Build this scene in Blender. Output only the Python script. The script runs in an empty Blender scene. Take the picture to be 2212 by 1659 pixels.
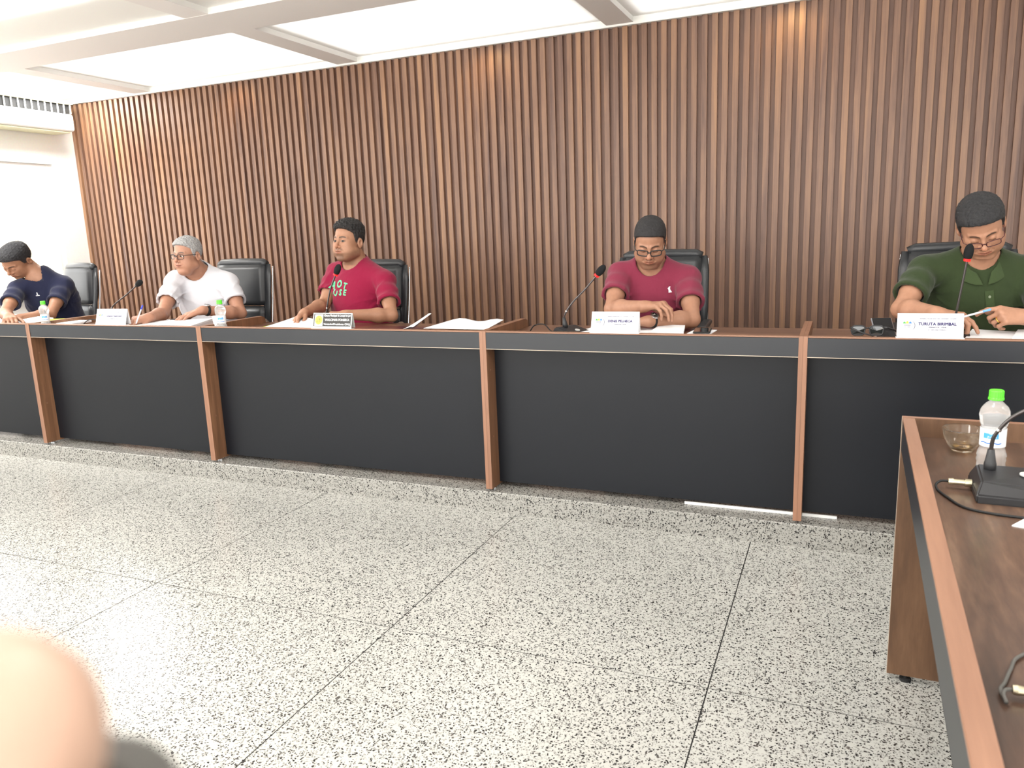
import bpy, bmesh, math, random
import numpy as np
from mathutils import Vector, Matrix
from mathutils.bvhtree import BVHTree
random.seed(7); np.random.seed(7)
SC = bpy.context.scene
COL = SC.collection
CAMH = 1.35

# ------------------------------------------------------------------ camera, world, lights, exposure
cam_d = bpy.data.cameras.new('camera'); cam = bpy.data.objects.new('camera', cam_d); COL.objects.link(cam)
cr = Vector((0.92029689, 0.38935593, -0.03815227)); cu = Vector((-0.04144904, 0.19401106, 0.9801233)); cf = Vector((-0.38901879, 0.90042305, -0.1946862))
cam.matrix_world = Matrix(((cr.x, cu.x, -cf.x, 0), (cr.y, cu.y, -cf.y, 0), (cr.z, cu.z, -cf.z, CAMH), (0, 0, 0, 1)))
cam_d.sensor_width = 36; cam_d.lens = 36 * 1664.7 / 2212; cam_d.clip_start = 0.01; cam_d.clip_end = 200
cam_d.dof.use_dof = True; cam_d.dof.focus_distance = 3.9; cam_d.dof.aperture_fstop = 9.0
SC.camera = cam

w = bpy.data.worlds.new('sky'); SC.world = w; w.use_nodes = True
bg = w.node_tree.nodes['Background']; bg.inputs[0].default_value = (1.0, 0.99, 0.97, 1); bg.inputs[1].default_value = 2.3

def area(name, loc, size, energy, col=(1, 1, 1), rot=(0, 0, 0), sy=None):
    l = bpy.data.lights.new(name, 'AREA'); l.energy = energy; l.color = col; l.size = size
    if sy: l.shape = 'RECTANGLE'; l.size_y = sy
    o = bpy.data.objects.new(name, l); o.location = loc; o.rotation_euler = rot; COL.objects.link(o); return o
# added fill lights inside the ceiling coffers, aimed up to whiten them
for i in range(5):
    for (y, e) in ((4.86, 3.2), (2.9, 3.2), (.55, 3.2)):
        area('coffer_fill', (-5.935 + 2.195 * i - 1.0, y, 2.693), 1.9, e, (1, 1, .98), rot=(math.pi, 0, 0), sy=1.05)
area('ceiling_fill', (-6.38, 4.95, 2.720), .5, 15, (1, .99, .97), sy=.6)  # added area light in the left coffer, brightens the left wall
# added fill lights below the ceiling, out of view over the camera's side
for i, (x, y) in enumerate(((-4.6, 1.6), (-2.4, 1.6), (-0.2, 1.6), (-4.6, -0.8), (-2.4, -0.8), (0.6, -0.8), (2.2, 1.6), (-5.9, 3.0))):
    area('ceiling_fill', (x, y, 2.60), 0.6, 30 if x < -5 else 15, (1.0, 0.98, 0.95), sy=0.6)
# sunlight through the window wall on the left
s = bpy.data.lights.new('sun', 'SUN'); s.energy = 6.0; s.angle = 0.02; s.color = (1, .96, .88)
so = bpy.data.objects.new('sun', s); so.rotation_euler = (math.radians(25), math.radians(18), 0); COL.objects.link(so)
# warm wall-washing downlights
for x in (-6.5, -4.75, -2.42, -0.35):
    l = bpy.data.lights.new('downlight', 'SPOT'); l.energy = 1.7; l.color = (1, .66, .28); l.spot_size = math.radians(120); l.spot_blend = .9; l.shadow_soft_size = .03
    o = bpy.data.objects.new('downlight', l); o.location = (x, 5.24, 2.665); o.rotation_euler = (math.radians(32), 0, 0); COL.objects.link(o)
SC.view_settings.view_transform = 'Standard'; SC.view_settings.look = 'None'; SC.view_settings.exposure = 1.15; SC.view_settings.gamma = 1
SC.view_settings.use_curve_mapping = False

# ------------------------------------------------------------------ materials
def srgb(r, g, b):
    f = lambda c: (c / 255 / 12.92) if c / 255 <= .04045 else ((c / 255 + .055) / 1.055) ** 2.4
    return (f(r), f(g), f(b), 1)
class NT:
    def __init__(s, name):
        s.m = bpy.data.materials.new(name); s.m.use_nodes = True; s.t = s.m.node_tree; s.b = s.t.nodes['Principled BSDF']
    def n(s, typ, **k):
        x = s.t.nodes.new(typ)
        for a, v in k.items():
            if a in x.inputs.keys(): x.inputs[a].default_value = v
            else: setattr(x, a, v)
        return x
    def l(s, a, b): s.t.links.new(a, b)
    def set(s, **k):
        for a, v in k.items(): s.b.inputs[a.replace('_', ' ')].default_value = v
def plain(name, col, rough=.5, metal=0, spec=.5, bump=0, bscale=200, **k):
    n = NT(name); n.set(Base_Color=col, Roughness=rough, Metallic=metal); n.b.inputs['Specular IOR Level'].default_value = spec
    for a, v in k.items(): n.b.inputs[a.replace('_', ' ')].default_value = v
    g = n.n('ShaderNodeNewGeometry'); nz = n.n('ShaderNodeTexNoise', Scale=bscale, Detail=3.0); n.l(g.outputs['Position'], nz.inputs['Vector'])
    mx = n.n('ShaderNodeMix', data_type='RGBA', blend_type='MULTIPLY'); mx.inputs[0].default_value = .10
    mx.inputs[6].default_value = col; n.l(nz.outputs['Color'], mx.inputs[7]); 
    if metal < .5 and max(col[:3]) > .02: n.l(mx.outputs[2], n.b.inputs['Base Color'])
    if bump:
        bp = n.n('ShaderNodeBump', Strength=bump, Distance=.002); n.l(nz.outputs['Fac'], bp.inputs['Height']); n.l(bp.outputs[0], n.b.inputs['Normal'])
    return n.m
def wood(name, stops, axis=2, scale=14, stretch=.06, rough=.42, rnd=0.0, coat=0.0, fine=90, wash=.5):
    n = NT(name); g = n.n('ShaderNodeNewGeometry'); oi = n.n('ShaderNodeObjectInfo')
    sc = [1, 1, 1]; sc[axis] = stretch
    off = n.n('ShaderNodeVectorMath', operation='SCALE'); cmb = n.n('ShaderNodeCombineXYZ'); n.l(oi.outputs['Random'], cmb.inputs[2]); n.l(oi.outputs['Random'], cmb.inputs[0])
    n.l(cmb.outputs[0], off.inputs[0]); off.inputs['Scale'].default_value = 17.0
    ad = n.n('ShaderNodeVectorMath', operation='ADD'); n.l(g.outputs['Position'], ad.inputs[0]); n.l(off.outputs[0], ad.inputs[1])
    mp = n.n('ShaderNodeMapping'); mp.inputs['Scale'].default_value = sc; n.l(ad.outputs[0], mp.inputs['Vector'])
    a = n.n('ShaderNodeTexNoise', Scale=scale, Detail=5.0, Roughness=.6, Distortion=.6); n.l(mp.outputs[0], a.inputs['Vector'])
    b = n.n('ShaderNodeTexNoise', Scale=fine, Detail=3.0, Roughness=.6); n.l(mp.outputs[0], b.inputs['Vector'])
    mm = n.n('ShaderNodeMath', operation='MULTIPLY_ADD'); n.l(b.outputs['Fac'], mm.inputs[0]); mm.inputs[1].default_value = .35; 
    a2 = n.n('ShaderNodeMath', operation='MULTIPLY_ADD'); n.l(a.outputs['Fac'], a2.inputs[0]); a2.inputs[1].default_value = 1.0; a2.inputs[2].default_value = -.17
    n.l(a2.outputs[0], mm.inputs[2])
    last = mm.outputs[0]
    if rnd:
        r = n.n('ShaderNodeMath', operation='MULTIPLY_ADD'); n.l(oi.outputs['Random'], r.inputs[0]); r.inputs[1].default_value = rnd; r.inputs[2].default_value = -rnd / 2
        s2 = n.n('ShaderNodeMath', operation='ADD'); n.l(last, s2.inputs[0]); n.l(r.outputs[0], s2.inputs[1]); last = s2.outputs[0]
    cr_ = n.n('ShaderNodeValToRGB'); el = cr_.color_ramp.elements
    el[0].position = stops[0][0]; el[0].color = stops[0][1]; el[1].position = stops[-1][0]; el[1].color = stops[-1][1]
    for p, c in stops[1:-1]: e = el.new(p); e.color = c
    n.l(last, cr_.inputs[0]); n.l(cr_.outputs[0], n.b.inputs['Base Color'])
    n.set(Roughness=rough); n.b.inputs['Coat Weight'].default_value = coat; n.b.inputs['Coat Roughness'].default_value = .25
    bp = n.n('ShaderNodeBump', Strength=.15, Distance=.001); n.l(b.outputs['Fac'], bp.inputs['Height']); n.l(bp.outputs[0], n.b.inputs['Normal'])
    return n.m
M = {}
slat_st = [(.24, srgb(98, 72, 62)), (.42, srgb(124, 93, 76)), (.58, srgb(140, 106, 84)), (.78, srgb(160, 121, 90))]
M['slat'] = wood('slat_walnut', slat_st, 2, 16, .05, .42, .22, 0)
M['slat_back'] = wood('backing_walnut', [(.3, srgb(104, 79, 69)), (.7, srgb(132, 101, 86))], 2, 16, .05, .5, 0)
M['desk_v'] = wood('desk_walnut_upright', [(.3, srgb(100, 70, 50)), (.5, srgb(122, 86, 62)), (.7, srgb(146, 106, 78))], 2, 12, .06, .4, .1)
M['desk_edge'] = wood('desk_edge_walnut', [(.3, srgb(126, 92, 74)), (.7, srgb(150, 112, 90))], 0, 12, .06, .35)
M['desk_edge_y'] = wood('desk_edge_walnut_long', [(.3, srgb(126, 92, 74)), (.7, srgb(150, 112, 90))], 1, 12, .06, .35)
M['desk_edge_v'] = wood('desk_edge_walnut_upright', [(.3, srgb(126, 90, 70)), (.7, srgb(150, 108, 84))], 2, 12, .06, .35)
M['desk_top'] = wood('worktop_walnut', [(.25, srgb(56, 42, 35)), (.42, srgb(76, 57, 47)), (.56, srgb(94, 72, 58)), (.72, srgb(120, 96, 78))], 1, 9, .16, .28, 0, .12)
M['desk_top_x'] = wood('worktop_walnut_cross', [(.25, srgb(76, 52, 42)), (.56, srgb(112, 80, 62)), (.72, srgb(136, 100, 78))], 0, 9, .12, .3, 0, .2)
M['desk_side'] = wood('side_walnut', [(.3, srgb(78, 54, 36)), (.5, srgb(96, 68, 46)), (.7, srgb(112, 82, 58))], 2, 9, .15, .5)
M['black_board'] = plain('black_laminate', srgb(15, 18, 24), .42, 0, .3)
M['black_fascia'] = plain('black_laminate_fascia', srgb(27, 30, 36), .34, 0, .5)
M['trim_alu'] = plain('edge_strip_light', srgb(196, 178, 160), .3, .3)
M['white_wall'] = plain('white_paint', (.92, .92, .90, 1), .7, bump=.05, bscale=60)
M['ceiling'] = plain('white_ceiling_paint', (.92, .92, .90, 1), .8)
M['beam'] = plain('beam_paint', srgb(240, 237, 236), .8)
M['white_plastic'] = plain('white_plastic', (.86, .86, .84, 1), .35)
M['cream'] = plain('cream_plastic', srgb(240, 240, 205), .5)
M['black_plastic'] = plain('black_plastic', srgb(34, 34, 36), .45, bump=.15, bscale=900)
M['foam'] = plain('black_foam', srgb(36, 37, 38), .95, 0, .1, bump=.8, bscale=1400)
M['chrome'] = plain('chrome', (.75, .75, .76, 1), .18, 1)
M['dark_metal'] = plain('dark_gooseneck_metal', srgb(92, 88, 88), .32, .9)
M['brass'] = plain('nickel_plug', srgb(206, 196, 168), .28, 1)
M['leather'] = plain('black_leather', srgb(44, 46, 49), .36, 0, .55, bump=.25, bscale=260)
M['paper'] = plain('white_paper', (.88, .88, .90, 1), .7)
M['card'] = plain('white_card', (.88, .88, .90, 1), .45)
M['ink'] = plain('ink_violet', srgb(40, 34, 92), .6)
M['ink_grey'] = plain('ink_grey', srgb(120, 120, 134), .6)
M['ink_print'] = plain('ink_print', srgb(84, 84, 108), .6)
M['white_ink'] = plain('ink_white', (.85, .85, .85, 1), .5)
M['logo_green'] = plain('ink_green', srgb(70, 160, 70), .6)
M['logo_yellow'] = plain('ink_yellow', srgb(228, 205, 60), .6)
M['logo_blue'] = plain('ink_blue', srgb(60, 120, 200), .6)
M['emblem_yellow'] = plain('emblem_yellow', srgb(222, 205, 80), .6)
M['plate_black'] = plain('plate_black', srgb(36, 34, 32), .4)
M['frame_grey'] = plain('plate_frame', srgb(206, 208, 204), .4, .2)
M['yellow'] = plain('yellow_note', srgb(240, 240, 40), .6)
M['lime'] = plain('lime_note', srgb(200, 230, 50), .6)
M['folder'] = plain('dark_red_folder', srgb(74, 26, 34), .3)
M['cap'] = plain('green_cap', srgb(90, 225, 50), .35)
M['label'] = plain('bottle_label', (.85, .87, .9, 1), .45)
M['blue_label'] = plain('label_blue', srgb(70, 160, 225), .45)
M['pen_body'] = plain('pen_body', (.8, .82, .85, 1), .25)
M['pen_cap'] = plain('pen_cap', srgb(50, 70, 210), .35)
M['pen_cap_l'] = plain('pen_cap_light', srgb(110, 170, 225), .35)
M['trousers'] = plain('dark_trousers', srgb(40, 44, 60), .85)
M['shoe'] = plain('black_shoe', srgb(26, 24, 24), .4)
M['gold'] = plain('gold', srgb(225, 180, 90), .25, 1)
M['joint'] = plain('dark_joint', srgb(26, 24, 24), .8)
M['rubber'] = plain('black_rubber', srgb(22, 22, 22), .7)
M['glass_dark'] = plain('sunglass_lens', srgb(30, 34, 34), .04, 0, 1.0)
M['screen'] = plain('phone_screen', srgb(18, 20, 24), .05, 0, .8)
M['case'] = plain('grey_case', srgb(84, 82, 78), .8)
M['phone_shell'] = plain('silver_phone_shell', srgb(150, 150, 155), .3, .7)
M['brick'] = plain('tan_brick', srgb(236, 212, 170), .85, bump=.3, bscale=60)
M['brick_pale'] = plain('pale_brick', srgb(244, 236, 205), .85, bump=.3, bscale=60)
M['dirt'] = plain('pale_earth', srgb(208, 202, 194), .9)
def glass(name, rough=.02, ior=1.45, col=(1, 1, 1, 1), mixw=.0):
    n = NT(name); n.set(Base_Color=col, Roughness=rough, IOR=ior); n.b.inputs['Transmission Weight'].default_value = 1
    if mixw:
        tr = n.n('ShaderNodeBsdfTransparent'); mx = n.n('ShaderNodeMixShader'); mx.inputs[0].default_value = mixw
        tr.inputs[0].default_value = col
        n.l(n.b.outputs[0], mx.inputs[1]); n.l(tr.outputs[0], mx.inputs[2]); n.l(mx.outputs[0], n.t.nodes['Material Output'].inputs[0])
    return n.m
M['glass'] = glass('clear_glass', .01, 1.45, (1, 1, .96, 1), .35)
M['pet'] = glass('clear_plastic', .10, 1.33, (1, 1, 1, 1), .12); M['pet'].node_tree.nodes['Principled BSDF'].inputs['Transmission Weight'].default_value = .80
M['lens'] = glass('spectacle_lens', .0, 1.1, (1, 1, 1, 1), .8)
M['pane'] = glass('window_glass', .0, 1.05, (1, 1, 1, 1), .85)
M['cup'] = glass('plastic_cup', .3, 1.2, (.95, .95, .95, 1), .2)
n = NT('led_red'); n.set(Base_Color=(.25, .004, .004, 1)); n.b.inputs['Emission Color'].default_value = (1, .006, .006, 1); n.b.inputs['Emission Strength'].default_value = .7; M['led'] = n.m
n = NT('lamp_glow'); n.set(Base_Color=(1, 1, 1, 1)); n.b.inputs['Emission Color'].default_value = (1, .93, .8, 1); n.b.inputs['Emission Strength'].default_value = 3; M['glow'] = n.m

def terrazzo(name, scale, base, grey=.35):
    n = NT(name); g = n.n('ShaderNodeNewGeometry')
    wn = n.n('ShaderNodeTexNoise', Scale=40.0, Detail=2.0); n.l(g.outputs['Position'], wn.inputs['Vector'])
    wa = n.n('ShaderNodeVectorMath', operation='SCALE'); n.l(wn.outputs['Color'], wa.inputs[0]); wa.inputs['Scale'].default_value = .02
    ad = n.n('ShaderNodeVectorMath', operation='ADD'); n.l(g.outputs['Position'], ad.inputs[0]); n.l(wa.outputs[0], ad.inputs[1])
    v = n.n('ShaderNodeTexVoronoi', Scale=scale); v.inputs['Randomness'].default_value = 1; n.l(ad.outputs[0], v.inputs['Vector'])
    sep = n.n('ShaderNodeSeparateColor'); n.l(v.outputs['Color'], sep.inputs[0])
    lt = n.n('ShaderNodeMath', operation='LESS_THAN'); n.l(sep.outputs[0], lt.inputs[0]); lt.inputs[1].default_value = .60
    rad = n.n('ShaderNodeMath', operation='MULTIPLY_ADD'); n.l(sep.outputs[1], rad.inputs[0]); rad.inputs[1].default_value = .34; rad.inputs[2].default_value = .22
    ds = n.n('ShaderNodeMath', operation='LESS_THAN'); n.l(v.outputs['Distance'], ds.inputs[0]); n.l(rad.outputs[0], ds.inputs[1])
    fac = n.n('ShaderNodeMath', operation='MULTIPLY'); n.l(lt.outputs[0], fac.inputs[0]); n.l(ds.outputs[0], fac.inputs[1])
    chip = n.n('ShaderNodeValToRGB'); chip.color_ramp.elements[0].color = srgb(16, 14, 15); chip.color_ramp.elements[1].color = srgb(84, 78, 74); chip.color_ramp.elements[0].position = .45
    n.l(sep.outputs[2], chip.inputs[0])
    v2 = n.n('ShaderNodeTexVoronoi', Scale=scale * 1.7); n.l(ad.outputs[0], v2.inputs['Vector']); s2 = n.n('ShaderNodeSeparateColor'); n.l(v2.outputs['Color'], s2.inputs[0])
    bs = n.n('ShaderNodeValToRGB'); e = bs.color_ramp.elements; e[0].color = tuple(c * grey for c in base[:3]) + (1,); e[1].color = base; e[0].position = .05; e[1].position = .30
    n.l(s2.outputs[0], bs.inputs[0])
    st = n.n('ShaderNodeTexNoise', Scale=1.3, Detail=4.0); n.l(g.outputs['Position'], st.inputs['Vector'])
    sr = n.n('ShaderNodeMapRange'); n.l(st.outputs['Fac'], sr.inputs[0]); sr.inputs[1].default_value = .3; sr.inputs[2].default_value = .7; sr.inputs[3].default_value = .88; sr.inputs[4].default_value = 1.0
    mul = n.n('ShaderNodeMix', data_type='RGBA', blend_type='MULTIPLY'); mul.inputs[0].default_value = 1; n.l(bs.outputs[0], mul.inputs[6]); n.l(sr.outputs[0], mul.inputs[7])
    mx = n.n('ShaderNodeMix', data_type='RGBA'); n.l(fac.outputs[0], mx.inputs[0]); n.l(mul.outputs[2], mx.inputs[6]); n.l(chip.outputs[0], mx.inputs[7])
    n.l(mx.outputs[2], n.b.inputs['Base Color']); n.set(Roughness=.26); n.b.inputs['Specular IOR Level'].default_value = .5
    return n.m
M['terrazzo'] = terrazzo('terrazzo', 150, srgb(184, 183, 177), .50)
M['terrazzo_step'] = terrazzo('terrazzo_step', 140, srgb(158, 156, 150), .40)
def skin_mat():
    n = NT('skin'); a = n.n('ShaderNodeAttribute', attribute_name='tone'); g = n.n('ShaderNodeNewGeometry')
    nz = n.n('ShaderNodeTexNoise', Scale=60.0, Detail=4.0); n.l(g.outputs['Position'], nz.inputs['Vector'])
    mr = n.n('ShaderNodeMapRange'); n.l(nz.outputs['Fac'], mr.inputs[0]); mr.inputs[3].default_value = .86; mr.inputs[4].default_value = 1.12
    mx = n.n('ShaderNodeMix', data_type='RGBA', blend_type='MULTIPLY'); mx.inputs[0].default_value = 1; n.l(a.outputs['Color'], mx.inputs[6]); n.l(mr.outputs[0], mx.inputs[7])
    n.l(mx.outputs[2], n.b.inputs['Base Color']); n.set(Roughness=.48); n.b.inputs['Subsurface Weight'].default_value = .0
    n.b.inputs['Specular IOR Level'].default_value = .4
    b = n.n('ShaderNodeTexNoise', Scale=700.0, Detail=2.0); n.l(g.outputs['Position'], b.inputs['Vector'])
    bp = n.n('ShaderNodeBump', Strength=.12, Distance=.001); n.l(b.outputs['Fac'], bp.inputs['Height']); n.l(bp.outputs[0], n.b.inputs['Normal'])
    return n.m
M['skin'] = skin_mat()
def cloth(name, col):
    n = NT(name); g = n.n('ShaderNodeNewGeometry'); nz = n.n('ShaderNodeTexNoise', Scale=900.0, Detail=2.0); n.l(g.outputs['Position'], nz.inputs['Vector'])
    mr = n.n('ShaderNodeMapRange'); n.l(nz.outputs['Fac'], mr.inputs[0]); mr.inputs[3].default_value = .85; mr.inputs[4].default_value = 1.15
    mx = n.n('ShaderNodeMix', data_type='RGBA', blend_type='MULTIPLY'); mx.inputs[0].default_value = 1; mx.inputs[6].default_value = col; n.l(mr.outputs[0], mx.inputs[7])
    n.l(mx.outputs[2], n.b.inputs['Base Color']); n.set(Roughness=.9); n.b.inputs['Specular IOR Level'].default_value = .15; n.b.inputs['Sheen Weight'].default_value = .15
    bp = n.n('ShaderNodeBump', Strength=.25, Distance=.001); n.l(nz.outputs['Fac'], bp.inputs['Height'])
    n2 = n.n('ShaderNodeTexNoise', Scale=22.0, Detail=3.0); n.l(g.outputs['Position'], n2.inputs['Vector'])
    b2 = n.n('ShaderNodeBump', Strength=.35, Distance=.012); n.l(n2.outputs['Fac'], b2.inputs['Height']); n.l(bp.outputs[0], b2.inputs['Normal']); n.l(b2.outputs[0], n.b.inputs['Normal'])
    return n.m
def hair_mat(name, c0, c1):
    n = NT(name); g = n.n('ShaderNodeNewGeometry'); nz = n.n('ShaderNodeTexNoise', Scale=260.0, Detail=4.0, Distortion=1.5); n.l(g.outputs['Position'], nz.inputs['Vector'])
    cr_ = n.n('ShaderNodeValToRGB'); cr_.color_ramp.elements[0].color = c0; cr_.color_ramp.elements[1].color = c1; cr_.color_ramp.elements[0].position = .38; cr_.color_ramp.elements[1].position = .68
    n.l(nz.outputs['Fac'], cr_.inputs[0]); n.l(cr_.outputs[0], n.b.inputs['Base Color']); n.set(Roughness=.6)
    bp = n.n('ShaderNodeBump', Strength=.9, Distance=.004); n.l(nz.outputs['Fac'], bp.inputs['Height']); n.l(bp.outputs[0], n.b.inputs['Normal'])
    return n.m

# ------------------------------------------------------------------ helpers
def tag(o, label=None, cat=None, group=None, kind=None):
    if label: o['label'] = label
    if cat: o['category'] = cat
    if group: o['group'] = group
    if kind: o['kind'] = kind
    return o
def empty(name, loc=(0, 0, 0), rz=0, **k):
    o = bpy.data.objects.new(name, None); o.location = loc; o.rotation_euler = (0, 0, rz); o.empty_display_size = .05; COL.objects.link(o)
    return tag(o, **k)
def obj(name, me, mat, parent=None, loc=None, rot=None, smooth=None, **k):
    if isinstance(me, bmesh.types.BMesh):
        b = me; me = bpy.data.meshes.new(name); b.normal_update(); b.to_mesh(me); b.free()
    o = bpy.data.objects.new(name, me)
    if mat is not None and not len(me.materials): me.materials.append(mat)
    if parent: o.parent = parent
    if loc: o.location = loc
    if rot: o.rotation_euler = rot
    if smooth: 
        me.polygons.foreach_set('use_smooth', [True] * len(me.polygons))
    COL.objects.link(o); return tag(o, **k)
def box(bm, x0, x1, y0, y1, z0, z1, bev=0, mat=None, seg=1):
    r = bmesh.ops.create_cube(bm, size=1); v = r['verts']
    for q in v: q.co = Vector(((x0 + x1) / 2 + q.co.x * (x1 - x0), (y0 + y1) / 2 + q.co.y * (y1 - y0), (z0 + z1) / 2 + q.co.z * (z1 - z0)))
    if bev:
        es = list({e for q in v for e in q.link_edges}); r2 = bmesh.ops.bevel(bm, geom=es, offset=bev, segments=seg, affect='EDGES', profile=.5)
        v = list({q for f in r2['faces'] for q in f.verts} | {q for q in v if q.is_valid})
    if mat:
        for q in v: q.co = mat @ q.co
    return v
def bx(*a, **k):
    bm = bmesh.new(); box(bm, *a, **k); return bm
def tube_bm(bm, pts, rad, seg=8, closed=False, cap=True, flat=None):
    pts = [Vector(p) for p in pts]; N = len(pts)
    if not hasattr(rad, '__len__'): rad = [rad] * N
    rings = []; up = None
    for i, p in enumerate(pts):
        if closed: t = (pts[(i + 1) % N] - pts[i - 1]).normalized()
        else: t = (pts[min(i + 1, N - 1)] - pts[max(i - 1, 0)]).normalized()
        if up is None:
            up = Vector((0, 0, 1)) if abs(t.z) < .9 else Vector((1, 0, 0))
        a = (up - up.dot(t) * t).normalized(); b = t.cross(a); up = a
        fa = flat or (1, 1)
        rings.append([bm.verts.new(p + rad[i] * (a * fa[0] * math.cos(2 * math.pi * k / seg) + b * fa[1] * math.sin(2 * math.pi * k / seg))) for k in range(seg)])
    M_ = N if closed else N - 1
    for i in range(M_):
        r0, r1 = rings[i], rings[(i + 1) % N]
        for k in range(seg):
            try: bm.faces.new((r0[k], r0[(k + 1) % seg], r1[(k + 1) % seg], r1[k]))
            except ValueError: pass
    if cap and not closed:
        bm.faces.new(rings[0][::-1]); bm.faces.new(rings[-1])
    return bm
def tube(pts, rad, **k): return tube_bm(bmesh.new(), pts, rad, **k)
def lathe(prof, seg=32, bm=None, cx=0, cy=0):
    bm = bm or bmesh.new(); rings = []
    for r, z in prof:
        if r < 1e-6: rings.append([bm.verts.new((cx, cy, z))] * seg)
        else: rings.append([bm.verts.new((cx + r * math.cos(2 * math.pi * k / seg), cy + r * math.sin(2 * math.pi * k / seg), z)) for k in range(seg)])
    for a, b in zip(rings, rings[1:]):
        for k in range(seg):
            vs = [a[k], a[(k + 1) % seg], b[(k + 1) % seg], b[k]]; u = []
            for q in vs:
                if q not in u: u.append(q)
            if len(u) >= 3:
                try: bm.faces.new(u)
                except ValueError: pass
    return bm
def bez(P, n=20):
    out = []
    P = [Vector(p) for p in P]
    for i in range(len(P) - 1):
        p0 = P[max(i - 1, 0)]; p1 = P[i]; p2 = P[i + 1]; p3 = P[min(i + 2, len(P) - 1)]
        for j in range(n):
            t = j / n; out.append(.5 * ((2 * p1) + (-p0 + p2) * t + (2 * p0 - 5 * p1 + 4 * p2 - p3) * t * t + (-p0 + 3 * p1 - 3 * p2 + p3) * t ** 3))
    out.append(P[-1]); return out
def copy_tree(o, parent=None):
    c = o.copy(); COL.objects.link(c); c.parent = parent
    if parent is not None: c.matrix_parent_inverse = o.matrix_parent_inverse.copy()
    for ch in list(o.children): copy_tree(ch, c)
    return c
def text_mesh(s, size, offset=0.0, res=2, align='CENTER', shear=0):
    cu_ = bpy.data.curves.new('t', 'FONT'); cu_.body = s; cu_.size = size; cu_.offset = offset; cu_.align_x = align; cu_.align_y = 'CENTER'; cu_.resolution_u = res; cu_.shear = shear
    o = bpy.data.objects.new('t', cu_); COL.objects.link(o)
    dg = bpy.context.evaluated_depsgraph_get(); dg.update()
    me = bpy.data.meshes.new_from_object(o.evaluated_get(dg)); bpy.data.objects.remove(o); bpy.data.curves.remove(cu_)
    me.materials.clear(); return me
def text_w(s, width, height, offset=0):
    """text scaled to the given width and height, as bmesh in the XY plane centred on the origin"""
    me = text_mesh(s, 1.0, offset); bm = bmesh.new(); bm.from_mesh(me); bpy.data.meshes.remove(me)
    xs = [v.co.x for v in bm.verts]; ys = [v.co.y for v in bm.verts]
    cx, cy, wx, wy = (min(xs) + max(xs)) / 2, (min(ys) + max(ys)) / 2, max(xs) - min(xs), max(ys) - min(ys)
    for v in bm.verts: v.co = Vector(((v.co.x - cx) * width / wx, (v.co.y - cy) * height / wy, 0))
    return bm
def merge(bm, other, mat=None):
    if mat is not None: bmesh.ops.transform(other, matrix=mat, verts=other.verts)
    me = bpy.data.meshes.new('x'); other.to_mesh(me); other.free(); bm.from_mesh(me); bpy.data.meshes.remove(me); return bm
def struct(name, bm, mat, parent=None, **k):
    o = obj(name, bm, mat, parent, **k)
    if not parent: o['kind'] = 'structure'
    return o

# ------------------------------------------------------------------ room shell
YW = 5.45; XL = -6.82; XR = 4.2; YB = -3.0; ZC = 2.69; ZS = .101; YS = 3.255
fl = struct('floor', bx(XL - .1, XR, YB, YW + .2, -.12, -.0015), M['joint'])
g = .0020
gx = [XL, -5.81, -4.71, -3.61, -2.52, -1.410, -.317, .79, 1.89, 2.99, XR]; gy = [YB, -2.29, -1.19, -.09, 1.01, 2.108, YS + .01]
for i in range(len(gx) - 1):
    for j in range(len(gy) - 1):
        obj('floor_slab', bx(gx[i] + g, gx[i + 1] - g, gy[j] + g, gy[j + 1] - g, -.0012, 0), M['terrazzo'], fl)
struct('floor_platform', bx(XL, XR, YS, YW + .02, -.01, ZS, bev=.004), M['terrazzo_step'])
# back wall: plaster, backing board and every slat
wb = struct('wall_back', bx(XL - .1, XR, YW + .05, YW + .2, 0, ZC + .3), M['white_wall'])
obj('backing_board', bx(XL, XR - 1, YW + .024, YW + .048, ZS, ZC - .012), M['slat_back'], wb)
PIT = .0664; sm = []
sb = bx(-.0185, .0185, -.0125, .0125, 0, ZC - .014 - ZS, bev=.0008); sme = bpy.data.meshes.new('slat'); sb.to_mesh(sme); sb.free(); sme.materials.append(M['slat'])
k = 0; x = XL + .018
while x < 1.95:
    o = bpy.data.objects.new('slat', sme); o.location = (x, YW + .011, ZS); o.parent = wb; COL.objects.link(o); x += PIT
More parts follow.
